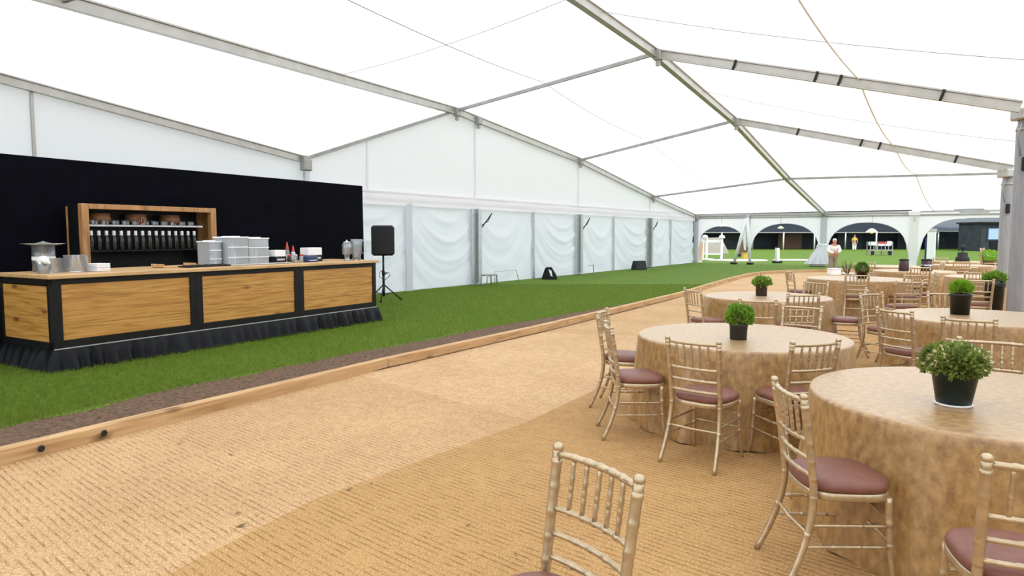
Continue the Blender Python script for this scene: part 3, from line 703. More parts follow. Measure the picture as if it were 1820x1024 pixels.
# ---- things on the bar top
TZ = Z1+.0525
def bt(x, y, z=0.): return bp_(x, y, TZ+z)
jar = MB(); jar.lathe([(.10, 0), (.105, .006), (.11, .19), (.115, .195), (.105, .195), (.097, .015), (0, .012)], 24)
jm = jar.mesh('glass_jar')
for i, (x, y, s, lab) in enumerate(((.54, .46, 1.25, 'wide clear glass jar nearest the stack of napkins on the bar'), (.30, .55, 1.05, 'clear glass jar standing under the second tray jar'), (.62, .74, .9, 'smaller clear glass jar tucked behind the wide jar'))):
    o = put('glass_jar', jm, 'glass', None, bt(x, y), .2*i); o.scale = (s, s, s*.9); tag(o, lab, 'glass jar', 'glass jars on the bar')
t = thing('domed_jar', 'tall glass jar with a broad flat steel tray on top', 'glass jar', bt(.37, .9))
MB().lathe([(.12, 0), (.13, .01), (.13, .34), (.12, .34), (.115, .02), (0, .02)], 24).build('body', 'glass', t)
MB().lathe([(.131, .15), (.133, .18), (.131, .20)], 24, cap=False).build('band', 'paper', t)
MB().lathe([(.0, .342), (.13, .342), (.25, .365), (.252, .37), (.12, .365), (.05, .385), (.0, .40)], 28).build('tray', 'steel_bright', t)
t = thing('tissue_tumbler', 'glass tumbler heaped with white crumpled tissue', 'glass', bt(.12, .40))
MB().lathe([(.06, 0), (.064, .005), (.075, .12), (.07, .12), (.058, .012), (0, .012)], 18).build('tumbler', 'glass', t)
b = MB(); rr = random.Random(4)
for k in range(34):
    a = rr.uniform(0, 6.28); r = rr.uniform(0, .09); z = .13+rr.uniform(0, .07)-r*.3; q = rr.uniform(.02, .036)
    b.lathe([(0, -q), (q*.8, -q*.5), (q, .0), (q*.7, q*.6), (0, q)], 6, (r*math.cos(a), r*math.sin(a), z), smooth=False)
b.build('tissue', 'foam', t)
t = thing('napkin_stack', 'stack of white paper napkins beside the wide glass jar', 'napkins', bt(.80, .42), BR+.15)
for k in range(6): MB().box((.004*(k % 2), .003*(k % 3), .009+k*.017), (.2, .2, .015), .03*(k % 3), bev=.003).build('napkin', 'paper', t)
# black tray with trivets
t = thing('drip_tray', 'long black drip tray on the bar before the clear bins', 'tray', bt(2.35, .34), BR)
MB().box((0, 0, .012), (.75, .24, .022), bev=.008).build('tray', 'black', t)
for k in range(6): MB().box((-.3+k*.12, 0, .027), (.05, .18, .008)).build('slat', 'rubber', t)
t = thing('wooden_tray', 'flat wooden serving tray lying on the bar', 'tray', bt(2.02, .62), BR)
MB().box((0, 0, .01), (.5, .3, .02), bev=.006).build('board', 'oaktop', t)
for s in (-1, 1): MB().box((.26*s, 0, .03), (.02, .3, .05), bev=.005).build('handle', 'oaktop', t)
# clear plastic bins full of glasses
def bin_(x, y, w, d, h, lab, n, seed):
    t = thing('clear_bin', lab, 'plastic bin', bt(x, y), BR, 'clear plastic bins on the bar')
    th = .008
    b = MB(); b.box((0, -d/2, h/2), (w, th, h)); b.box((0, d/2, h/2), (w, th, h)); b.box((-w/2, 0, h/2), (th, d, h)); b.box((w/2, 0, h/2), (th, d, h)); b.box((0, 0, .005), (w, d, .01)); b.build('tub', 'acrylic', t)
    b = MB(); b.box((0, 0, h+.012), (w+.03, d+.03, .02), bev=.006); b.box((0, 0, h+.028), (w*.6, d*.5, .012), bev=.004); b.build('lid', 'foam', t)
    for z in (.28*h, .66*h):
        MB().bar((-w/2-.006, -d/2-.006, z), (w/2+.006, -d/2-.006, z), .012, .014).build('rib', 'foam', t)
    r2 = random.Random(seed)
    for k in range(n):
        px = -w/2+.06+(w-.12)*(k/(max(1, n-1))); hh = r2.uniform(.4, .8)*h; q = r2.uniform(.028, .04)
        MB().lathe([(q*.8, .014), (q, hh), (q*.9, hh), (q*.7, .03)], 10, (px, r2.uniform(-.3, .1)*d, 0), cap=False).build('stored_glass', r2.choice(['glass', 'paper', 'paper', 'label']), t)
bin_(2.70, .72, .2, .3, .36, 'narrow clear plastic bin at the left of the bin group', 3, 1)
bin_(3.03, .62, .38, .34, .43, 'large clear plastic bin in the middle, tallest of the group', 6, 2)
bin_(3.45, .64, .40, .34, .41, 'large clear plastic bin at the right, full of white cups', 6, 3)
b = MB(); b.box((0, 0, .01), (1.2, .12, .016), bev=.006)
o = b.build('bar_mat', 'steel', None, bt(3.3, .26), BR); tag(o, 'long grey bar mat along the counter edge before the bins', 'mat')
# bottles, boxes, containers right of the bins
def carton(x, y, w, d, h, lab, m='paper', base='black', bh=.5):
    t = thing('condiment_caddy', lab, 'caddy', bt(x, y), BR)
    MB().box((0, 0, h*bh/2), (w, d, h*bh), bev=.008).build('tray', base, t); MB().box((0, 0, h*bh+h*(1-bh)/2), (w*.95, d*.95, h*(1-bh)), bev=.008).build('box', m, t)
    MB().box((0, -d/2-.002, h*bh*.55), (w*.7, .006, h*bh*.3)).build('front_strip', 'steel', t)
carton(3.85, .5, .24, .2, .22, 'white topped black caddy right of the clear bins')
carton(4.68, .55, .36, .22, .25, 'wide white box on a black stand near the bar middle', 'paper', 'black', .45)
carton(4.45, .36, .26, .2, .11, 'low navy box beside the squeeze bottles', 'navy', 'navy', .5)
for i, (x, y, h, lab) in enumerate(((4.08, .5, .34, 'tall bottle with a long red pourer on the bar'), (4.24, .53, .28, 'shorter bottle with a red pourer on the bar'))):
    t = thing('squeeze_bottle', lab, 'bottle', bt(x, y), 0, 'red topped bottles on the bar')
    MB().lathe([(.034, 0), (.04, .01), (.04, h*.55), (.026, h*.68)], 14).build('body', 'steel' if i else 'glass', t)
    MB().lathe([(.028, h*.66), (.03, h*.72), (.018, h*.85), (.008, h*1.05), (0, h*1.06)], 12).build('pourer', 'red', t)
    MB().lathe([(.0405, h*.15), (.0407, h*.42)], 14, cap=False).build('label', 'label', t)
for i, (x, y) in enumerate(((4.0, .36), (4.14, .36), (4.27, .36), (4.0, .62))):
    t = thing('jam_jar', ['small jar left of the red pourers, front', 'small jar in front of the tall red pourer', 'small jar in front of the shorter red pourer', 'small jar at the back left of the red pourers'][i], 'jar', bt(x, y), 0, 'small jars on the bar')
    MB().lathe([(.03, 0), (.034, .006), (.034, .1), (.028, .115)], 12).build('body', ['bottle', 'glass', 'acrylic', 'bottle'][i], t); MB().lathe([(.031, .11), (.032, .14), (0, .141)], 12).build('lid', 'steel_bright' if i % 2 else 'red', t)
t = thing('glass_dispenser', 'lidded glass dispenser jar on a steel stand at the bar end', 'dispenser', bt(5.28, .24))
MB().lathe([(.06, 0), (.065, .01), (.05, .03), (.045, .09), (.06, .1)], 18).build('stand', 'glass', t)
MB().lathe([(.05, .1), (.085, .13), (.09, .30), (.07, .335), (.06, .34), (.075, .30), (.075, .14), (0, .12)], 20).build('jar', 'glass', t)
l = MB().lathe([(.07, .335), (.06, .355), (.015, .36), (.015, .385), (0, .39)], 18).build('lid', 'steel_bright', t)
t = thing('glass_pitcher', 'tall clear pitcher with a handle at the right bar end', 'pitcher', bt(5.54, .24))
MB().lathe([(.07, 0), (.085, .01), (.075, .06), (.1, .16), (.11, .3), (.115, .4), (.108, .4), (.1, .28), (.09, .16), (.065, .07), (0, .06)], 22).build('body', 'glass', t)
MB().tube([(.105, 0, .37), (.16, 0, .36), (.185, 0, .26), (.16, 0, .16), (.1, 0, .13)], .012, 8).build('handle', 'glass', t)

# ------------------------------------------------------------------ loudspeaker on a stand
SPK = (-3.22, 17.1, 0)
t = thing('speaker_stand', 'black tripod stand behind the right end of the bar', 'speaker stand', SPK, .4)
MB().tube([(0, 0, .12), (0, 0, .7)], .032, 10).build('lower_pole', 'black', t); MB().tube([(0, 0, .7), (0, 0, 1.14)], .024, 10).build('upper_pole', 'black', t)
MB().lathe([(.035, .64), (.04, .66), (.04, .74), (.03, .76)], 12).build('collar', 'black', t); MB().tube([(.03, 0, .7), (.09, -.02, .71)], .014, 6).build('knob', 'rubber', t)
MB().tube([(.02, -.02, .66), (.12, -.04, .72), (.16, -.03, .64), (.02, -.03, .52), (-.12, -.04, .62), (-.1, -.03, .72), (.0, -.03, .8)], .009, 6).build('cable_loop', 'rubber', t)
for k in range(3):
    a = 2*PI*k/3+.15; l = MB().tube([(0, 0, .42), (.45*math.cos(a), .45*math.sin(a), .03)], .016, 8).build('leg', 'black', t)
    MB().lathe([(.03, 0), (.032, .03), (.02, .06)], 8, (.46*math.cos(a), .46*math.sin(a), 0)).build('rubber_foot', 'rubber', l)
    MB().tube([(0, 0, .16), (.24*math.cos(a), .24*math.sin(a), .2)], .01, 6).build('brace', 'black', t)
t = thing('loudspeaker', 'black loudspeaker cabinet on the stand by the white curtains', 'loudspeaker', (SPK[0], SPK[1], 1.14), math.radians(8))
MB().box((0, .03, .375), (.56, .42, .75), bev=.05).build('cabinet', 'black', t)
g = MB(); g.grid(lambda u, v: (-.23+.46*u, -.185-.03*math.sin(PI*u), .04+.67*v), 12, 8); g.build('grille', 'grille', t)
for z in (.16, .36, .55): MB().box((.252, -.05, z), (.03, .16, .07), bev=.012).build('side_vent', 'grille', t)
for z in (.1, .28, .46, .64): MB().box((-.262, .06, z), (.03, .12, .08), bev=.012).build('rear_vent', 'grille', t)
MB().lathe([(.04, -.01), (.045, .03)], 12, (0, .03, 0)).build('pole_socket', 'steel', t)
# monitor wedges and bits by the wall
def wedge(s, k, w, h, d, rz, lab, cut):
    p = wp(s, 0, k); t = thing('monitor_wedge', lab, 'floor monitor', p, rz, 'floor monitors by the curtain wall')
    pr = [(-d/2, 0), (d/2, 0), (d/2-.05, h*.35), (d*.12, h), (-d*.22, h)]
    vs = [(-w/2, y, z) for y, z in pr] + [(w/2, y, z) for y, z in pr]; n = 5
    b = MB(); b.add(vs, [tuple(range(n))[::-1], tuple(range(n, 2*n))] + [(i, (i+1) % n, n+(i+1) % n, n+i) for i in range(n)]); b.build('cabinet', 'black', t)
    MB().bar((0, -d*.46, h*.12), (0, -d*.27, h*.88), w*.86, .02, up=(0, -.9, .4)).build('grille', 'grille', t)
    if cut: MB().add([(w/2+.004, -d*.06, h*.86), (w/2+.004, d*.14, h*.72), (w/2+.004, d*.2, h*.2), (w/2+.004, d*.08, h*.3)], [(3, 2, 1, 0)]).build('side_hole', 'paper', t)  # pale quad stands in for the open hole through the side
wedge(-17.9, .5, .5, .44, .6, math.radians(-95), 'trapezoid black floor monitor with a pale side hole on the grass', True)
wedge(-9.5, .5, .62, .42, .45, math.radians(25), 'black floor monitor farther along the curtain wall', False)
t = thing('low_bench', 'small dark steel hoop stool at the foot of the post', 'stool', wp(-21.9, 0, .55), math.atan2(wd.y, wd.x))
for y in (-.12, .12): MB().tube([(-.3, y, 0), (-.24, y, .32), (.28, y, .34), (.3, y, .02)], .022, 7).build('hoop', 'rail', t)
MB().box((0, 0, .35), (.5, .3, .02)).build('seat', 'rail', t)
t = thing('wire_frame', 'thin white wire hoop frame leaning by the curtains', 'frame', wp(-20.6, 0, .4), math.atan2(wd.y, wd.x))
MB().tube([(-.75, 0, 0), (-.7, .03, .42), (.6, .03, .42), (.75, 0, 0)], .012, 6).build('hoop', 'steel', t); MB().tube([(-.72, 0, .2), (-.6, .1, 0)], .01, 6).build('prop', 'steel', t)
t = thing('tie_down', 'thin grey tie down stake by the middle wall post', 'stake', wp(-14.1, 0, .35), math.atan2(wd.y, wd.x))
MB().tube([(-.35, 0, .36), (.1, 0, .38), (.14, 0, .0)], .018, 6).build('hoop', 'rail', t); MB().box((.14, 0, .01), (.12, .12, .02)).build('foot', 'rail', t)

# ------------------------------------------------------------------ round tables with cloths
TH = .76
def cloth(R, seed, n=168):
    rnd = random.Random(seed); ph = [rnd.uniform(0, 6.28) for _ in range(4)]; nf = rnd.choice([13, 14, 15, 16])
    prof = [(0, 0), (.3, 0), (.6, 0), (.85, 0), (.96, 0)]
    vs = []; rings = []
    for q, _ in prof: rings.append([(R*q*math.cos(2*PI*k/n), R*q*math.sin(2*PI*k/n), TH+.004) for k in range(n)])
    for (dr, dz) in ((.006, 0), (.016, -.006), (.021, -.018)): rings.append([((R+dr)*math.cos(2*PI*k/n), (R+dr)*math.sin(2*PI*k/n), TH+.004+dz) for k in range(n)])
    for j in range(1, 15):
        t = j/14; ring = []
        for k in range(n):
            a = 2*PI*k/n
            f = math.sin(nf*a+ph[0]+.7*math.sin(3*a+ph[1])); f = math.copysign(abs(f)**.8, f)
            amp = .052*t**1.1*(.65+.35*math.sin(5*a+ph[2])); r = R+.022+.055*t + amp*f + .008*t*math.sin(31*a+ph[3])
            ring.append((r*math.cos(a), r*math.sin(a), TH-.014 - (TH-.026)*t + .008*t*f))
        rings.append(ring)
    b = MB(); m = len(rings); vs = [v for r in rings for v in r]
    b.add(vs, [(i*n+k, (i+1)*n+k, (i+1)*n+(k+1) % n, i*n+(k+1) % n) for i in range(m-1) for k in range(n)], True)
    return b.mesh('tablecloth')
TB = {1: (2.03, 6.0, .88, 'the left front table with the bright bush in a grey pot'),
      2: (3.70, 9.9, .86, 'the table holding the brown pot near the lawn'),
      3: (2.62, 3.66, .90, 'nearest round table with the olive bush'),
      4: (5.12, 7.4, .88, 'right hand round table with the feathery plant'),
      5: (7.1, 14.0, .95, 'farther round table with the clipped boxwood ball'),
      6: (10.0, 17.0, .88, 'far round table with two dark red pots'),
      7: (10.15, 14.6, .75, 'small bare round table behind the tall black planter'),
      8: (15.0, 23.2, .85, 'farthest round table with the black lamp'),
      9: (10.85, 19.6, .85, 'bare round table behind the two dark red pots'),
      10: (13.4, 20.3, .80, 'bare round table in front of the stacked chairs')}
tops = {}
for k, (x, y, R, d) in TB.items():
    t = thing('round_table', 'table under '+d, 'table', (x, y, .009), 0, 'round banquet tables')
    MB().lathe([(R-.004, TH-.034), (R, TH-.03), (R, TH-.014), (R-.004, TH-.010), (0, TH-.010)], 40).build('tabletop', 'ply', t)
    for a in range(4):
        q = PI/4+a*PI/2; MB().tube([(.5*R*math.cos(q), .5*R*math.sin(q), TH-.036), (.56*R*math.cos(q), .56*R*math.sin(q), 0)], .016, 8).build('leg', 'rail', t)
    me = cloth(R, 11+k) if k < 6 else (tops.get('far') or cloth(.85, 40))
    if k >= 6: tops['far'] = me
    o = put('tablecloth', me, 'velvet', None, (x, y, .0), .7*k)
    if k >= 6: o.scale = (R/.85, R/.85, 1)
    tag(o, 'gold velvet cloth on '+d, 'tablecloth', 'gold velvet tablecloths')

# ------------------------------------------------------------------ chiavari chairs
def ringed(pts, r, rings, n=8, grow=1.28, sub=24):
    """tube along a polyline with bamboo-like rings at given fractions"""
    pts = [Vector(p) for p in pts]; L = [0]
    for a, b in zip(pts, pts[1:]): L.append(L[-1]+(b-a).length)
    T = L[-1]
    def at(f):
        d = f*T
        for i in range(len(pts)-1):
            if d <= L[i+1]+1e-9: return pts[i].lerp(pts[i+1], (d-L[i])/max(1e-9, L[i+1]-L[i]))
        return pts[-1]
    rad = r if callable(r) else (lambda f: r)
    fs = set(i/sub for i in range(sub+1)); e = .006/T
    for q in rings:
        for d in (-2, -1, 1, 2): fs.add(min(1, max(0, q+d*e)))
    fs = sorted(fs); P = []; Rr = []
    for f in fs:
        g = grow if any(abs(f-q) <= e*1.01 for q in rings) else 1
        P.append(at(f)); Rr.append(rad(f)*g)
    return P, Rr
def curve3(ctrl, n=14):
    """Catmull-Rom through control points"""
    c = [Vector(p) for p in ctrl]; c = [c[0]*2-c[1]] + c + [c[-1]*2-c[-2]]; out = []
    for i in range(1, len(c)-2):
        for k in range(n):
            t = k/n; a, b, d, e = c[i-1], c[i], c[i+1], c[i+2]
            out.append(.5*((2*b) + (d-a)*t + (2*a-5*b+4*d-e)*t*t + (3*b-a-3*d+e)*t**3))
    return out+[c[-2]]
def make_chair(label):
    t = thing('chiavari_chair', label, 'chair', (0, 0, 0), 0, 'champagne gold chiavari chairs')
    def post_xy(z): return (float(np.interp(z, [0, .45, .92], [.205, .185, .195])), float(np.interp(z, [.45, .92], [-.175, -.235])))
    for s in (-1, 1):
        c = curve3([(s*.21, -.30, 0), (s*.20, -.238, .14), (s*.19, -.19, .3), (s*.185, -.175, .45), (s*.188, -.195, .62), (s*.195, -.238, .90)], 8)
        P, Rr = ringed(c, lambda f: .0145+.0035*min(1, f*2.2), [.3, .49, .585, .675, .765, .86, .955], 9, 1.09, 26)
        p = MB().tube(P, Rr, 9).build('back_post', 'gold', t)
        top = P[-1]; MB().lathe([(.018, -.004), (.0195, .003), (.0195, .010), (.015, .018), (.007, .022), (0, .023)], 10, top).build('finial', 'gold', p)
    for s in (-1, 1):
        c = curve3([(s*.175, .17, .435), (s*.18, .178, .25), (s*.186, .19, .1), (s*.195, .21, 0)], 6)
        P, Rr = ringed(c, lambda f: .0165-.005*f, [.28, .52], 8, 1.16, 14); MB().tube(P, Rr, 8).build('front_leg', 'gold', t)
    def rail(z, bow, r, nm, rings):
        x, y = post_xy(z); pts = [(x*.955*(2*u-1), y - .002 - bow*4*u*(1-u), z) for u in [i/12 for i in range(13)]]
        P, Rr = ringed(pts, r, rings, 8, 1.2, 14); return MB().tube(P, Rr, 8).build(nm, 'gold', t)
    rail(.885, .028, .0125, 'top_rail', [.19, .345, .5, .655, .81]); rail(.70, .026, .0105, 'back_rail', [.19, .345, .5, .655, .81])
    rail(.615, .024, .0105, 'back_rail', [.3, .5, .7]); rail(.535, .022, .0105, 'back_rail', [.3, .5, .7])
    for i in range(5):
        u = .19+i*.155
        x1, y1 = post_xy(.885); x0, y0 = post_xy(.70)
        P, Rr = ringed([(x0*(2*u-1), y0-.026*4*u*(1-u), .705), (x1*(2*u-1), y1-.028*4*u*(1-u), .88)], .0085, [.28, .42, .62], 7, 1.14, 8)
        MB().tube(P, Rr, 7).build('spindle', 'gold', t)
    def seat_out(k, n=40):
        out = []
        for i in range(n):
            a = 2*PI*i/n; c, s_ = math.cos(a), math.sin(a); e = .62
            x = math.copysign(abs(c)**e, c)*(.205+.012*s_); y = math.copysign(abs(s_)**e, s_)*.20
            out.append((x*k, y*k+.005))
        return out
    def loft(levels, nm, m, cap=True):
        n = 40; b = MB(); vs = []
        for k, z in levels: vs += [(x, y, z) for x, y in seat_out(k)]
        L = len(levels); b.add(vs, [(i*n+j, i*n+(j+1) % n, (i+1)*n+(j+1) % n, (i+1)*n+j) for i in range(L-1) for j in range(n)], True)
        o = len(b.v)-len(vs); b.f.append(tuple(o+j for j in range(n))[::-1]); b.sm.append(False); b.f.append(tuple(o+(L-1)*n+j for j in range(n))); b.sm.append(True)
        return b.build(nm, m, t)
    loft([(.98, .418), (1.0, .423), (1.0, .452), (.98, .456)], 'seat_frame', 'gold')
    loft([(.955, .457), (.995, .466), (1.0, .48), (.975, .495), (.9, .506), (.7, .513), (.4, .517), (.1, .518)], 'cushion', 'cushion')
    for s in (-1, 1):
        for z in (.30, .20):
            ry = float(np.interp(z, [0, .14, .3, .45], [-.30, -.238, -.19, -.175])); fy = float(np.interp(z, [0, .1, .25, .435], [.21, .19, .178, .17])); rx = s*(.19 if z > .25 else .196)
            P, Rr = ringed([(rx, ry, z), (s*.183, fy, z)], .008, [.35, .65], 7, 1.25, 6); MB().tube(P, Rr, 7).build('stretcher', 'gold', t)
    for z, y, x in ((.33, .175, .178), (.23, .18, .182)):
        P, Rr = ringed([(-x, y, z), (x, y, z)], .008, [.35, .65], 7, 1.25, 6); MB().tube(P, Rr, 7).build('stretcher', 'gold', t)
    P, Rr = ringed([(-.193, -.20, .265), (0, -.215, .265), (.193, -.20, .265)], .009, [.3, .7], 7, 1.25, 8); MB().tube(P, Rr, 7).build('stretcher', 'gold', t)
    return t
# position of the back centre, direction faced
N1, N2, N3, N4, N5 = 'the left front round table', 'the table with the brown pot', 'the nearest round table', 'the table with the feathery plant', 'the table with the clipped boxwood ball'
CH = [((.270, 2.17), (-.82, -.57), 'pale champagne chair alone at the bottom edge, back to the tables'),
      ((1.27, 4.76), (.66, .75), 'gold chair with its back to us at the left front round table'),
      ((.90, 5.62), (1, -.02), 'gold chair at the left end of the left front round table'),
      ((.98, 6.55), (.9, -.35), 'gold chair half hidden behind the left end chair'),
      ((2.10, 4.83), (-.30, .95), 'gold chair between the left front table and the nearest table'),
      ((1.34, 3.26), (1, -.04), 'large gold chair seen side on at the nearest round table'),
      ((1.76, 2.16), (.28, .96), 'gold chair cut by the right bottom corner at the nearest table'),
      ((3.28, 4.62), (-.5, -.86), 'gold chair behind the olive bush on the nearest table'),
      ((2.45, 9.24), (.92, .3), 'gold chair by the timber kerb left of the brown pot table'),
      ((2.80, 7.75), (.4, .9), 'gold chair showing its back right of the bright green bush'),
      ((3.02, 7.08), (-.68, -.73), 'gold chair at the back right of the left front table'),
      ((3.66, 8.55), (.0, 1), 'gold chair in front of the brown pot table, middle'),
      ((4.75, 9.30), (-.86, .45), 'gold chair at the right front of the brown pot table'),
      ((4.75, 10.65), (-.8, -.55), 'gold chair at the far right of the brown pot table'),
      ((3.78, 6.72), (.92, .35), 'gold chair left of the feathery plant table, seat toward it'),
      ((4.05, 6.02), (.6, .78), 'gold chair in front of the feathery plant table'),
      ((4.55, 8.62), (.4, -.9), 'gold chair at the back left of the feathery plant table'),
      ((5.55, 8.72), (-.3, -.95), 'gold chair at the back of the feathery plant table'),
      ((6.35, 10.9), (.15, .98), 'gold chair standing alone between the tables'),
      ((6.45, 12.75), (.35, .93), 'gold chair at the left front of the boxwood ball table'),
      ((7.45, 12.65), (-.2, .97), 'gold chair at the right front of the boxwood ball table'),
      ((5.85, 14.1), (1, 0), 'gold chair at the left end of the boxwood ball table'),
      ((8.25, 13.45), (-.85, .4), 'gold chair at the right end of the boxwood ball table'),
      ((7.75, 11.3), (.35, .93), 'gold chair left of the tall black planter'),
      ((8.3, 10.3), (.1, .99), 'gold chair in front of the tall black planter'),
      ((9.25, 13.6), (.7, .7), 'gold chair in front of the small bare table'),
      ((9.45, 15.8), (.4, .9), 'gold chair in front of the two dark red pots'),
      ((10.75, 16.05), (-.55, .8), 'gold chair right of the two dark red pots table'),
      ((8.8, 17.3), (1, -.2), 'gold chair left of the two dark red pots table'),
      ((9.75, 18.75), (.8, .6), 'gold chair at the left of the bare far table'),
      ((11.85, 18.8), (-.7, .7), 'gold chair right of the bare far table'),
      ((12.7, 19.3), (.5, .86), 'gold chair in front of the table by the stacked chairs'),
      ((13.9, 19.35), (-.4, .9), 'gold chair right front of the table by the stacked chairs'),
      ((14.0, 22.35), (.7, .7), 'gold chair in front of the black lamp table')]
proto = None
for (bx0, by0), (dx, dy), lab in CH:
    l = math.hypot(dx, dy); dx, dy = dx/l, dy/l
    for (tx, ty, tr, _) in TB.values():                 # keep each seat just clear of the cloth it faces
        q = math.hypot(bx0-tx, by0-ty); need = tr+.42
        if q < need and (tx-bx0)*dx+(ty-by0)*dy > 0: bx0 += (bx0-tx)/q*(need-q); by0 += (by0-ty)/q*(need-q)
    rz = math.atan2(dy, dx)-PI/2
    loc = (bx0+dx*.235, by0+dy*.235, .0085)
    if proto is None:
        proto = make_chair(lab); proto.location = loc; proto.rotation_euler = (0, 0, rz)
    else: copy_tree(proto, loc, rz, lab)
for k, w in enumerate(('bottom', 'second lowest', 'second highest', 'top')):
    copy_tree(proto, (15.25-.045*k, 21.75-.05*k, .0085+.105*k), -2.5+.03*k, w+' gold chair in the stack by the right hand columns')

# ------------------------------------------------------------------ potted plants
def foliage(R, h, n, ls, seed, z0, wide=1., spiky=0., lw=.45):
    rnd = random.Random(seed); b = MB()
    for _ in range(n):
        th = rnd.uniform(0, 2*PI); cz = rnd.uniform(-.55, 1); r = rnd.uniform(.55, 1)**.5*(1+.10*math.sin(3*th+seed)+.08*math.sin(7*th+cz*5))
        q = math.sqrt(max(0, 1-cz*cz)); d = Vector((q*math.cos(th), q*math.sin(th), cz))
        p = Vector((d.x*R*wide*r, d.y*R*wide*r, z0+h*.5+d.z*h*.5*r))
        o = (d*1.0 + Vector((rnd.uniform(-.8, .8), rnd.uniform(-.8, .8), rnd.uniform(-.3, .9)+spiky))).normalized()
        x = o.cross(Vector((rnd.uniform(-1, 1), rnd.uniform(-1, 1), rnd.uniform(-1, 1)))).normalized(); u = x.cross(o)
        L = ls*rnd.uniform(.6, 1.25); w = L*lw
        b.add([p, p+o*L*.45+x*w*.5+u*L*.06, p+o*L, p+o*L*.45-x*w*.5+u*L*.06], [(0, 1, 2, 3)], False)
    return b
def plant(label, loc, pr, ph, potm, fr, fh, nleaf, ls, leafm, seed, flare=.78, spiky=0., lw=.45, saucer=False, accent=0, group='potted plants on the tables', zoff=-.02, accm='petal'):
    t = thing('potted_plant', label, 'plant', loc, 0, group); zo = .0
    if saucer:
        MB().lathe([(pr*flare*1.06, 0), (pr*flare*1.12, .012), (pr*flare*1.02, .013), (0, .006)], 28).build('saucer', 'saucer', t); zo = .0065
    p = MB().lathe([(pr*flare, zo), (pr*.98, ph*.86+zo), (pr*1.05, ph*.87+zo), (pr*1.07, ph+zo), (pr*.98, ph+zo), (pr*.94, ph*.85+zo), (0, ph*.84+zo)], 28).build('pot', potm, t)
    MB().lathe([(pr*.93, ph*.86+zo), (0, ph*.9+zo)], 20, cap=False).build('soil', 'soil', t)
    for k in range(5):
        a = k*1.257; MB().tube([(.2*pr*math.cos(a), .2*pr*math.sin(a), ph*.85), (.6*fr*math.cos(a), .6*fr*math.sin(a), ph+fh*.5)], [.006, .002], 5).build('stem', 'stem', t)
    f = foliage(fr, fh, nleaf, ls, seed, ph+zoff, 1, spiky, lw).build('foliage', leafm, t); f['kind'] = 'stuff'
    if accent:
        g = foliage(fr*1.02, fh*1.02, accent, ls*.7, seed+9, ph+zoff+.004, 1, spiky, .6).build('pale_tips', accm, t); g['kind'] = 'stuff'
    return t
ZT = TH+.0045
plant('olive green bush in a dark green pot on the nearest table', (2.31, 3.52, ZT), .108, .18, 'pot_green', .138, .17, 5200, .034, 'leaf_a', 1, .74, 0, .45, True, 420, zoff=-.045)
plant('bright green bush in a dark grey pot on the left front table', (1.93, 5.78, ZT), .076, .14, 'pot_grey', .100, .19, 1700, .036, 'leaf_b', 2, .9, .25, .45, zoff=-.045)
plant('leafy green plant in a brown pot by the lawn', (3.66, 10.0, ZT), .082, .165, 'pot_brown', .115, .15, 900, .042, 'leaf_b', 3, .95, .2, .5, False, 60, zoff=-.05)
plant('feathery lime green plant in a black pot', (5.02, 7.62, ZT), .108, .235, 'pot_black', .092, .15, 1500, .055, 'leaf_c', 4, .86, 1.0, .22, zoff=-.035)
plant('clipped dark boxwood ball in a red brown pot', (7.2, 14.05, ZT), .10, .14, 'pot_red', .115, .25, 1000, .036, 'leaf_d', 5, .95, 0, .45, zoff=-.07)
plant('tall black floor planter with a low green plant by the column', (8.32, 11.75, .0085), .155, .86, 'pot_black', .15, .18, 600, .07, 'leaf_b', 6, .72, .5, .4, group='floor planters', zoff=-.06)
for (x, y, lab, r) in ((9.75, 17.0, 'left dark red pot on the far round table', .115), (10.28, 16.95, 'right dark red pot with a steel band on the far round table', .13)):
    t = thing('lidded_pot', lab, 'pot', (x, y, ZT), 0, 'dark red pots')
    MB().lathe([(r, 0), (r*1.02, .02), (r*.9, .26), (r*.8, .27), (0, .27)], 20).build('body', 'pot_red', t); MB().lathe([(r*.95, .255), (r*.96, .285), (r*.5, .3), (0, .3)], 20).build('lid', 'rubber', t)
    if 'band' in lab: MB().lathe([(r*1.0, .13), (r*.985, .16)], 20, cap=False).build('band', 'steel_bright', t)
t = thing('table_lamp', 'black lamp with a round head on the farthest table', 'lamp', (15.15, 23.0, ZT))
MB().lathe([(.2, 0), (.21, .02), (.2, .14), (.15, .16), (.15, .30), (.05, .32)], 18).build('base', 'rubber', t); MB().tube([(0, 0, .3), (0, 0, .42)], .02, 8).build('neck', 'rubber', t)
MB().lathe([(0, .40), (.07, .43), (.085, .48), (.06, .53), (0, .55)], 14).build('head', 'rubber', t)
t = thing('planter_tub', 'lime green tub of leaves on top of the stacked chairs', 'tub', (15.1, 21.6, .842))
MB().lathe([(.2, 0), (.24, .14), (.26, .15), (.22, .15)], 16).build('tub', 'green_pl', t); f = foliage(.24, .22, 260, .09, 77, .08).build('foliage', 'leaf_c', t); f['kind'] = 'stuff'

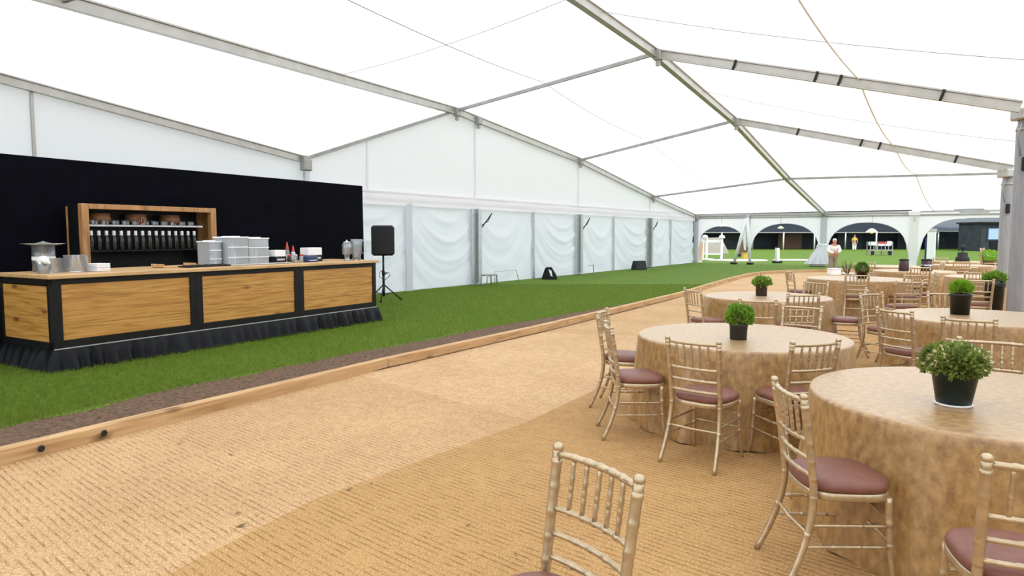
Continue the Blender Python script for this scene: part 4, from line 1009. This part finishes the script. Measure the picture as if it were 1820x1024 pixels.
# ------------------------------------------------------------------ gathered curtain and person at the far post
gp = fp(7.25, 0, .9)
t = thing('gathered_curtain', 'pale clear curtain gathered and tied around the far grey post', 'curtain', gp, 0)
def gc(u, v):
    a = 2*PI*u; r = .16+.42*(1-v)**1.1; f = 1+.14*math.sin(9*a+3*v)+.08*math.sin(17*a)
    return (r*f*math.cos(a)-.28*(1-v), r*.7*f*math.sin(a), .14+1.05*v)
MB().grid(gc, 60, 14).build('drape', M['smoke_light'] if False else 'curtain', t)
MB().lathe([(.19, 1.10), (.21, 1.14), (.19, 1.18)], 16, cap=False).build('tie', 'paper', t)
MB().tube([(.0, -.1, 1.15), (-.3, -.15, 1.22), (-.4, -.15, 1.02)], .03, 6).build('strap', 'paper', t)
MB().box((-.26, 0, .07), (.7, .45, .14), bev=.03).build('ballast', 'rail', t)
PX, PY = 14.05, 29.9
t = thing('person', 'person in a white jacket and taupe trousers leaning with folded arms', 'person', (PX, PY, .0), math.radians(-10))
def skin_mesh(name, verts, edges, rads, m, parent, root=0, sub=2):
    me = bpy.data.meshes.new(name); me.from_pydata(verts, edges, []); o = put(name, me, m, parent)
    o.modifiers.new('skin', 'SKIN'); sk = me.skin_vertices[0].data
    for i, r in enumerate(rads): sk[i].radius = r if isinstance(r, tuple) else (r, r); sk[i].use_root = (i == root)
    s = o.modifiers.new('subd', 'SUBSURF'); s.levels = sub; s.render_levels = sub
    for q in o.modifiers:
        if q.type == 'SKIN': q.use_smooth_shade = True
    return o
# facing -Y, leaning forward slightly; body skin under clothing
bv = [(0, .05, .78), (0, .03, .95), (0, -.02, 1.10), (0, -.05, 1.20), (0, -.08, 1.265), (0, -.10, 1.33),
      (.17, -.04, 1.16), (.23, -.08, .98), (.13, -.25, .92), (-.02, -.27, .93), (-.17, -.04, 1.16), (-.23, -.08, .98), (-.13, -.24, .89), (.02, -.29, .90),
      (.09, .05, .72), (.10, .04, .42), (.10, .06, .08), (.10, -.08, .045), (-.09, .05, .72), (-.10, .04, .42), (-.10, .06, .08), (-.10, -.08, .045)]
be = [(0, 1), (1, 2), (2, 3), (3, 4), (4, 5), (3, 6), (6, 7), (7, 8), (8, 9), (3, 10), (10, 11), (11, 12), (12, 13), (0, 14), (14, 15), (15, 16), (16, 17), (0, 18), (18, 19), (19, 20), (20, 21)]
br = [(.15, .11), (.14, .10), (.16, .11), (.13, .09), .055, .06, .065, .052, .042, .035, .065, .052, .042, .035, .085, .062, .045, .04, .085, .062, .045, .04]
skin_mesh('body', bv, be, br, 'skin', t)
jv = [(0, .045, .88), (0, .03, .98), (0, -.02, 1.10), (0, -.05, 1.205), (.18, -.04, 1.165), (.245, -.08, .98), (.14, -.255, .925), (-.18, -.04, 1.165), (-.245, -.08, .98), (-.14, -.245, .895), (.05, -.272, .93), (-.05, -.28, .9)]
skin_mesh('jacket', jv, [(0, 1), (1, 2), (2, 3), (3, 4), (4, 5), (5, 6), (3, 7), (7, 8), (8, 9), (6, 10), (9, 11)], [(.175, .135), (.165, .125), (.185, .135), (.13, .10), .085, .072, .058, .085, .072, .058, .05, .05], 'jacket', t)
tv = [(0, .05, .82), (.09, .05, .72), (.10, .04, .42), (.10, .06, .10), (-.09, .05, .72), (-.10, .04, .42), (-.10, .06, .10)]
skin_mesh('trousers', tv, [(0, 1), (1, 2), (2, 3), (0, 4), (4, 5), (5, 6)], [(.165, .13), .11, .09, .078, .11, .09, .078], 'taupe', t)
hc = Vector((0, -.125, 1.375))
b = MB(); b.lathe([(0, -.115), (.04, -.105), (.062, -.06), (.074, 0), (.076, .05), (.06, .095), (.03, .115), (0, .12)], 18, hc); hd = b.build('head', 'skin', t)
MB().add([hc+Vector(v) for v in ((-.016, -.068, -.02), (.016, -.068, -.02), (0, -.072, .025), (0, -.098, -.022))], [(0, 3, 2), (3, 1, 2), (0, 1, 3)]).build('nose', 'skin', hd)
for s in (-1, 1):
    MB().lathe([(0, -.008), (.009, 0), (0, .008)], 8, hc+Vector((s*.03, -.070, .015))).build('eye', 'rubber', hd)
    MB().lathe([(0, -.03), (.014, -.01), (.016, .01), (0, .03)], 8, hc+Vector((s*.078, .005, -.005))).build('ear', 'skin', hd)
MB().box(hc+Vector((0, -.066, -.058)), (.042, .01, .01)).build('mouth', 'red', hd)
MB().lathe([(.081, .02), (.084, .05), (.07, .105), (.035, .128), (0, .132)], 18, hc+Vector((0, .012, 0)), cap=False).build('hair', 'hair', hd)
for s, z, y in ((1, .93, -.27), (-1, .90, -.29)):       # hands resting over the forearms
    c = Vector((-s*.03, y, z)); hm = MB(); hm.box(c, (.08, .035, .075), bev=.012)
    for k in range(4): hm.tube([c+Vector((-s*.035, -.004, .028-.018*k)), c+Vector((-s*(.075-.006*(k == 3)), -.012, .025-.018*k)), c+Vector((-s*(.10-.01*(k in (0, 3))), .006, .02-.018*k))], [.010, .009, .007], 6)
    hm.tube([c+Vector((0, 0, .035)), c+Vector((-s*.03, -.012, .06)), c+Vector((-s*.055, -.012, .065))], [.011, .01, .008], 6); hm.build('hand', 'skin', t)
for s in (-1, 1): MB().box((s*.10, -.01, .04), (.10, .27, .075), bev=.025).build('shoe', 'rubber', t)
# low white plinth and twig arrangement behind the boxwood table
t = thing('white_plinth', 'low white block on the matting below the person', 'block', (13.3, 28.2, .004), .2)
MB().box((0, 0, .13), (.42, .35, .26), bev=.02).build('block', 'paper', t); MB().box((0, 0, .275), (.45, .38, .03), bev=.01).build('cap', 'paper', t)
t = thing('twig_bowl', 'tangle of grey brown twigs in a white dish', 'twigs', (14.05, 28.6, .004))
MB().lathe([(.1, 0), (.3, .03), (.32, .05), (.28, .045), (0, .02)], 18).build('dish', 'paper', t)
rt = random.Random(9)
for k in range(26):
    a = rt.uniform(0, 6.28); r = rt.uniform(.15, .42); MB().tube([(.05*math.cos(a), .05*math.sin(a), .04), (r*.6*math.cos(a+.3), r*.6*math.sin(a+.3), rt.uniform(.15, .4)), (r*math.cos(a), r*math.sin(a), rt.uniform(.2, .62))], [.012, .009, .004], 5).build('twig', 'stem', t)

# ------------------------------------------------------------------ pendant lamps under the far eave
for s, z, lab in ((1.6, 2.16, 'white pendant lamp hanging in the leftmost far arch'), (4.9, 2.02, 'small white pendant lamp hanging in the second far arch'), (9.42, 1.78, 'cream pendant lamp hanging in the third far arch')):
    p = fp(s, 0, .12); t = thing('pendant_lamp', lab, 'lamp', (p.x, p.y, z), 0, 'pendant lamps in the arches'); q = .24 if z < 1.9 else .14
    MB().tube([(0, 0, q*.8), (0, 0, 2.66-z)], .008, 6).build('cord', 'cord', t)
    MB().lathe([(q*1.15, 0), (q*1.2, q*.15), (q*.6, q*.7), (q*.2, q*.9), (0, q*.92)], 16).build('shade', 'lamp', t)
    MB().lathe([(0, -q*.25), (q*.35, -q*.1), (q*.4, q*.1), (0, q*.3)], 12).build('bulb', 'lamp', t)

# ------------------------------------------------------------------ beyond the arches
def marquee(x0, x1, y, eave, label, ridge=6.5, depth=14, nposts=9, m='smoke'):
    t = thing('marquee', label, 'tent', (0, 0, 0), 0, 'dark marquees beyond the lawn')
    w = x1-x0
    b = MB(); b.grid(lambda u, v: (x0+w*u, y-1.2+depth*.5*v+1.2*v, eave+(ridge-eave)*v-.25*math.sin(PI*v)+.08*math.sin(u*w*1.3)*math.sin(PI*v)), 60, 8); b.build('roof', m, t)
    b = MB(); b.grid(lambda u, v: (x0+w*u, y+depth*.5+depth*.5*v, ridge-(ridge-eave)*v), 30, 4); b.build('rear_roof', m, t)
    MB().box(((x0+x1)/2, y+3.0, eave/2+.4), (w, .1, eave+.8)).build('rear_wall', 'dark_fabric', t)
    MB().box((x0, y+2, eave/2), (.1, 5, eave)).build('end_wall', 'dark_fabric', t); MB().box((x1, y+2, eave/2), (.1, 5, eave)).build('end_wall', 'dark_fabric', t)
    MB().box(((x0+x1)/2, y-1.2, eave), (w, .12, .10)).build('eave_beam', 'alu', t)
    for i in range(nposts+1):
        x = x0+w*i/nposts; MB().tube([(x, y-1.2, 0), (x, y-1.2, eave)], .09, 8).build('post', 'white' if i % 3 else 'steel', t)
        if i < nposts and i % 2 == 0: MB().box((x+w/nposts*.5, y+1.4, eave*.46), (w/nposts*.8, .06, eave*.9)).build('side_panel', ['dark_fabric', 'brownpanel', 'dark_fabric'][i % 3], t)
    return t
marquee(17, 49, 80, 1.95, 'long dark open marquee behind the left arches across the lawn')
t = marquee(49.6, 70, 82, 2.1, 'dark marquee with swooping smoky roof behind the right arch', 4.2, 10, 6, 'smoke_light')
b = MB(); b.grid(lambda u, v: (47.5+14*u, 75.5+3.2*u+5*v, 5.2*(1-u)**1.5*(1-.15*v)+2.6-.7*math.sin(PI*u)+.4*v), 30, 10); b.build('swooping_canopy', 'smoke_light', t)
b = MB(); b.grid(lambda u, v: (58+3.2*u+1.2*(1-v), 79.4+.25*math.sin(u*14), 2.75*v), 30, 6); b.build('gathered_drape', 'smoke_light', t)
def lodge(label):
    t = thing('site_cabin', label, 'cabin', (49.1, 71.0, -.01))
    MB().box((2.9, 2, 1.45), (6.6, 3.6, 2.9)).build('body', 'dark_fabric', t); MB().box((2.9, 1.9, 2.95), (7.0, 4.1, .16)).build('roof', 'rubber', t)
    for i in range(3):
        w = MB().box((.95+2*i, .17, 1.75), (1.45, .08, 1.3)).build('window', 'navy', t); MB().box((.95+2*i, .12, 1.78), (1.25, .03, 1.1)).build('pane', mat('pane_blue%d' % i, (.35, .5, .68), .15, spec=.8), w)
    MB().box((1.0, .14, .55), (.9, .08, 1.0)).build('door', 'black', t)
lodge('dark site cabin with blue window panes at the right edge')
# scattered outdoor things
def gpt(x, y): return (x, y, -.006)
t = thing('white_trestle', 'white wooden trestle frame on the lawn in the leftmost arch', 'trestle', gpt(13.0, 45.0), -.25)
for x in (-.45, -.2, .75): MB().box((x, 0, .72), (.15, .15, 1.44), bev=.02).build('post', 'white', t)
for x in (-.32, .75): MB().lathe([(.16, 1.44), (.2, 1.5), (.16, 1.62), (.0, 1.68)], 10, (x, 0, 0)).build('cap', 'white', t)
MB().box((.15, 0, 1.26), (1.3, .08, .16)).build('cross_bar', 'white', t); MB().box((.15, 0, .42), (1.2, .06, .08)).build('lower_bar', 'white', t)
t = thing('canvas_sail', 'slanted pale canvas screen behind the white trestle', 'screen', gpt(14.2, 49.0), -.2)
MB().add([(-1.1, 0, .35), (1.3, 0, .35), (.75, .3, 1.5), (-.7, .3, 1.45), (-1.1, .04, .35), (1.3, .04, .35), (.75, .34, 1.5), (-.7, .34, 1.45)], [(0, 1, 2, 3), (7, 6, 5, 4), (0, 4, 5, 1), (1, 5, 6, 2), (2, 6, 7, 3), (3, 7, 4, 0)]).build('canvas', 'sail', t)
for x in (-.9, 1.0): MB().tube([(x, .15, 0), (x*.8, .15, 1.4)], .04, 6).build('pole', 'white', t)
t = thing('peach_board', 'upright peach board leaning beside the wall corner post', 'board', gpt(11.35, 41.6), .1)
MB().box((.05, 0, .62), (.34, .08, 1.24), tilt=('Y', .05)).build('board', 'orange', t); MB().box((-.12, -.05, .62), (.06, .06, 1.26)).build('edge', 'white', t); MB().box((-.05, -.15, .06), (.3, .3, .12)).build('foot', 'paper', t)
for (x, y, w, lab) in ((14.6, 44.2, 1.9, 'wide cream round mat on the lawn in the left arches'), (18.3, 44.6, 1.25, 'small cream round mat beside the white bollard'), (12.3, 46.5, 1.4, 'cream round mat behind the white trestle')):
    b = MB(); b.lathe([(w, 0), (w, .05), (w*.97, .07), (0, .075)], 32); o = b.build('round_mat', 'cream', None, gpt(x, y)); o.scale = (1, .75, 1); tag(o, lab, 'mat', 'cream mats on the lawn')
t = thing('bollard', 'white square bollard with black foot on the lawn', 'bollard', gpt(15.75, 40.6), .2)
MB().box((0, 0, .5), (.2, .2, .82), bev=.02, tilt=('Y', -.04)).build('post', 'white', t); MB().box((0, 0, .93), (.21, .21, .05)).build('cap', 'rubber', t); MB().box((0, 0, .06), (.5, .36, .12), bev=.04).build('foot', 'rubber', t)
t = thing('white_pillar', 'white square pillar outside the right hand arch', 'pillar', gpt(24.0, 39.2), -.6)
MB().box((0, 0, .95), (.42, .4, 1.9), bev=.02).build('shaft', 'white', t); MB().box((.0, 0, 1.95), (.46, .44, .16)).build('cap', 'steel', t); MB().box((-.26, .05, .75), (.1, .3, 1.5)).build('blue_strip', 'navy', t)
t = thing('brown_panel', 'brown upright panel between the dark marquee posts', 'panel', gpt(17.9, 53.0), 0)
MB().box((0, 0, .82), (.55, .1, 1.64)).build('board', 'brownpanel', t); MB().box((0, .1, .1), (.7, .4, .2)).build('foot', 'rubber', t)
t = thing('yellow_crate', 'small yellow crate on the lawn by the splayed legs', 'crate', gpt(16.0, 47.0), .1)
MB().box((0, 0, .2), (.38, .35, .38), bev=.03).build('body', 'yellow', t); MB().box((0, 0, .41), (.42, .39, .05), bev=.01).build('rim', 'yellow', t)
# cart with stacked furniture on the lawn
t = thing('furniture_cart', 'dark cart loaded with stacked furniture on the lawn', 'cart', gpt(30.6, 57.0), -.15)
MB().box((0, 0, .4), (1.8, .9, .08)).build('deck', 'rail', t)
for x in (-.85, -.3, .3, .85):
    for y in (-.4, .4): MB().box((x, y, .55), (.06, .06, 1.1)).build('upright', 'rail', t)
MB().box((.25, -.05, .85), (1.0, .7, .16)).build('shelf', 'paper', t); MB().box((.2, -.1, 1.02), (.5, .5, .16), bev=.03).build('red_box', 'red', t); MB().box((-.6, -.1, .95), (.5, .5, .3), bev=.03).build('white_box', 'paper', t); MB().box((.75, 0, 1.0), (.25, .4, .3), bev=.02).build('pale_box', 'paper', t)
for x in (-.7, .7): MB().lathe([(.16, -.03), (.18, 0), (.16, .03)], 12, (0, 0, 0)).build('wheel', 'rubber', t, (x, -.35, .17)).rotation_euler = (PI/2, 0, 0)
# distant worker
t = thing('person', 'small distant person in pale trousers under the dark marquee', 'person', gpt(36.0, 72.0), 0)
skin_mesh('body', [(0, 0, .85), (0, 0, 1.1), (0, 0, 1.32), (0, 0, 1.45), (.2, 0, 1.28), (.27, -.05, 1.0), (.2, -.15, .82), (-.2, 0, 1.28), (-.27, -.05, 1.0), (-.2, -.15, .82), (.1, 0, .45), (.11, 0, .0), (-.1, 0, .45), (-.11, 0, .0), (0, -.01, 1.56), (0, -.01, 1.66)],
          [(0, 1), (1, 2), (2, 3), (2, 4), (4, 5), (5, 6), (2, 7), (7, 8), (8, 9), (0, 10), (10, 11), (0, 12), (12, 13), (3, 14), (14, 15)], [(.16, .12), (.15, .11), (.16, .11), .06, .07, .05, .04, .07, .05, .04, .085, .06, .085, .06, .09, .07], 'skin', t, 0, 1)
skin_mesh('shirt', [(0, 0, .95), (0, 0, 1.1), (0, 0, 1.33), (.2, 0, 1.29), (.26, -.04, 1.08), (-.2, 0, 1.29), (-.26, -.04, 1.08)], [(0, 1), (1, 2), (2, 3), (3, 4), (2, 5), (5, 6)], [(.18, .14), (.17, .13), (.18, .13), .09, .07, .09, .07], 'yellow', t, 0, 1)
skin_mesh('trousers', [(0, 0, .9), (.1, 0, .7), (.11, 0, .08), (-.1, 0, .7), (-.11, 0, .08)], [(0, 1), (1, 2), (0, 3), (3, 4)], [(.18, .14), .12, .09, .12, .09], 'jacket', t, 0, 1)
MB().lathe([(.1, .02), (.095, .07), (.05, .11), (0, .12)], 10, (0, 0, 1.6), cap=False).build('hair', 'stem', t)
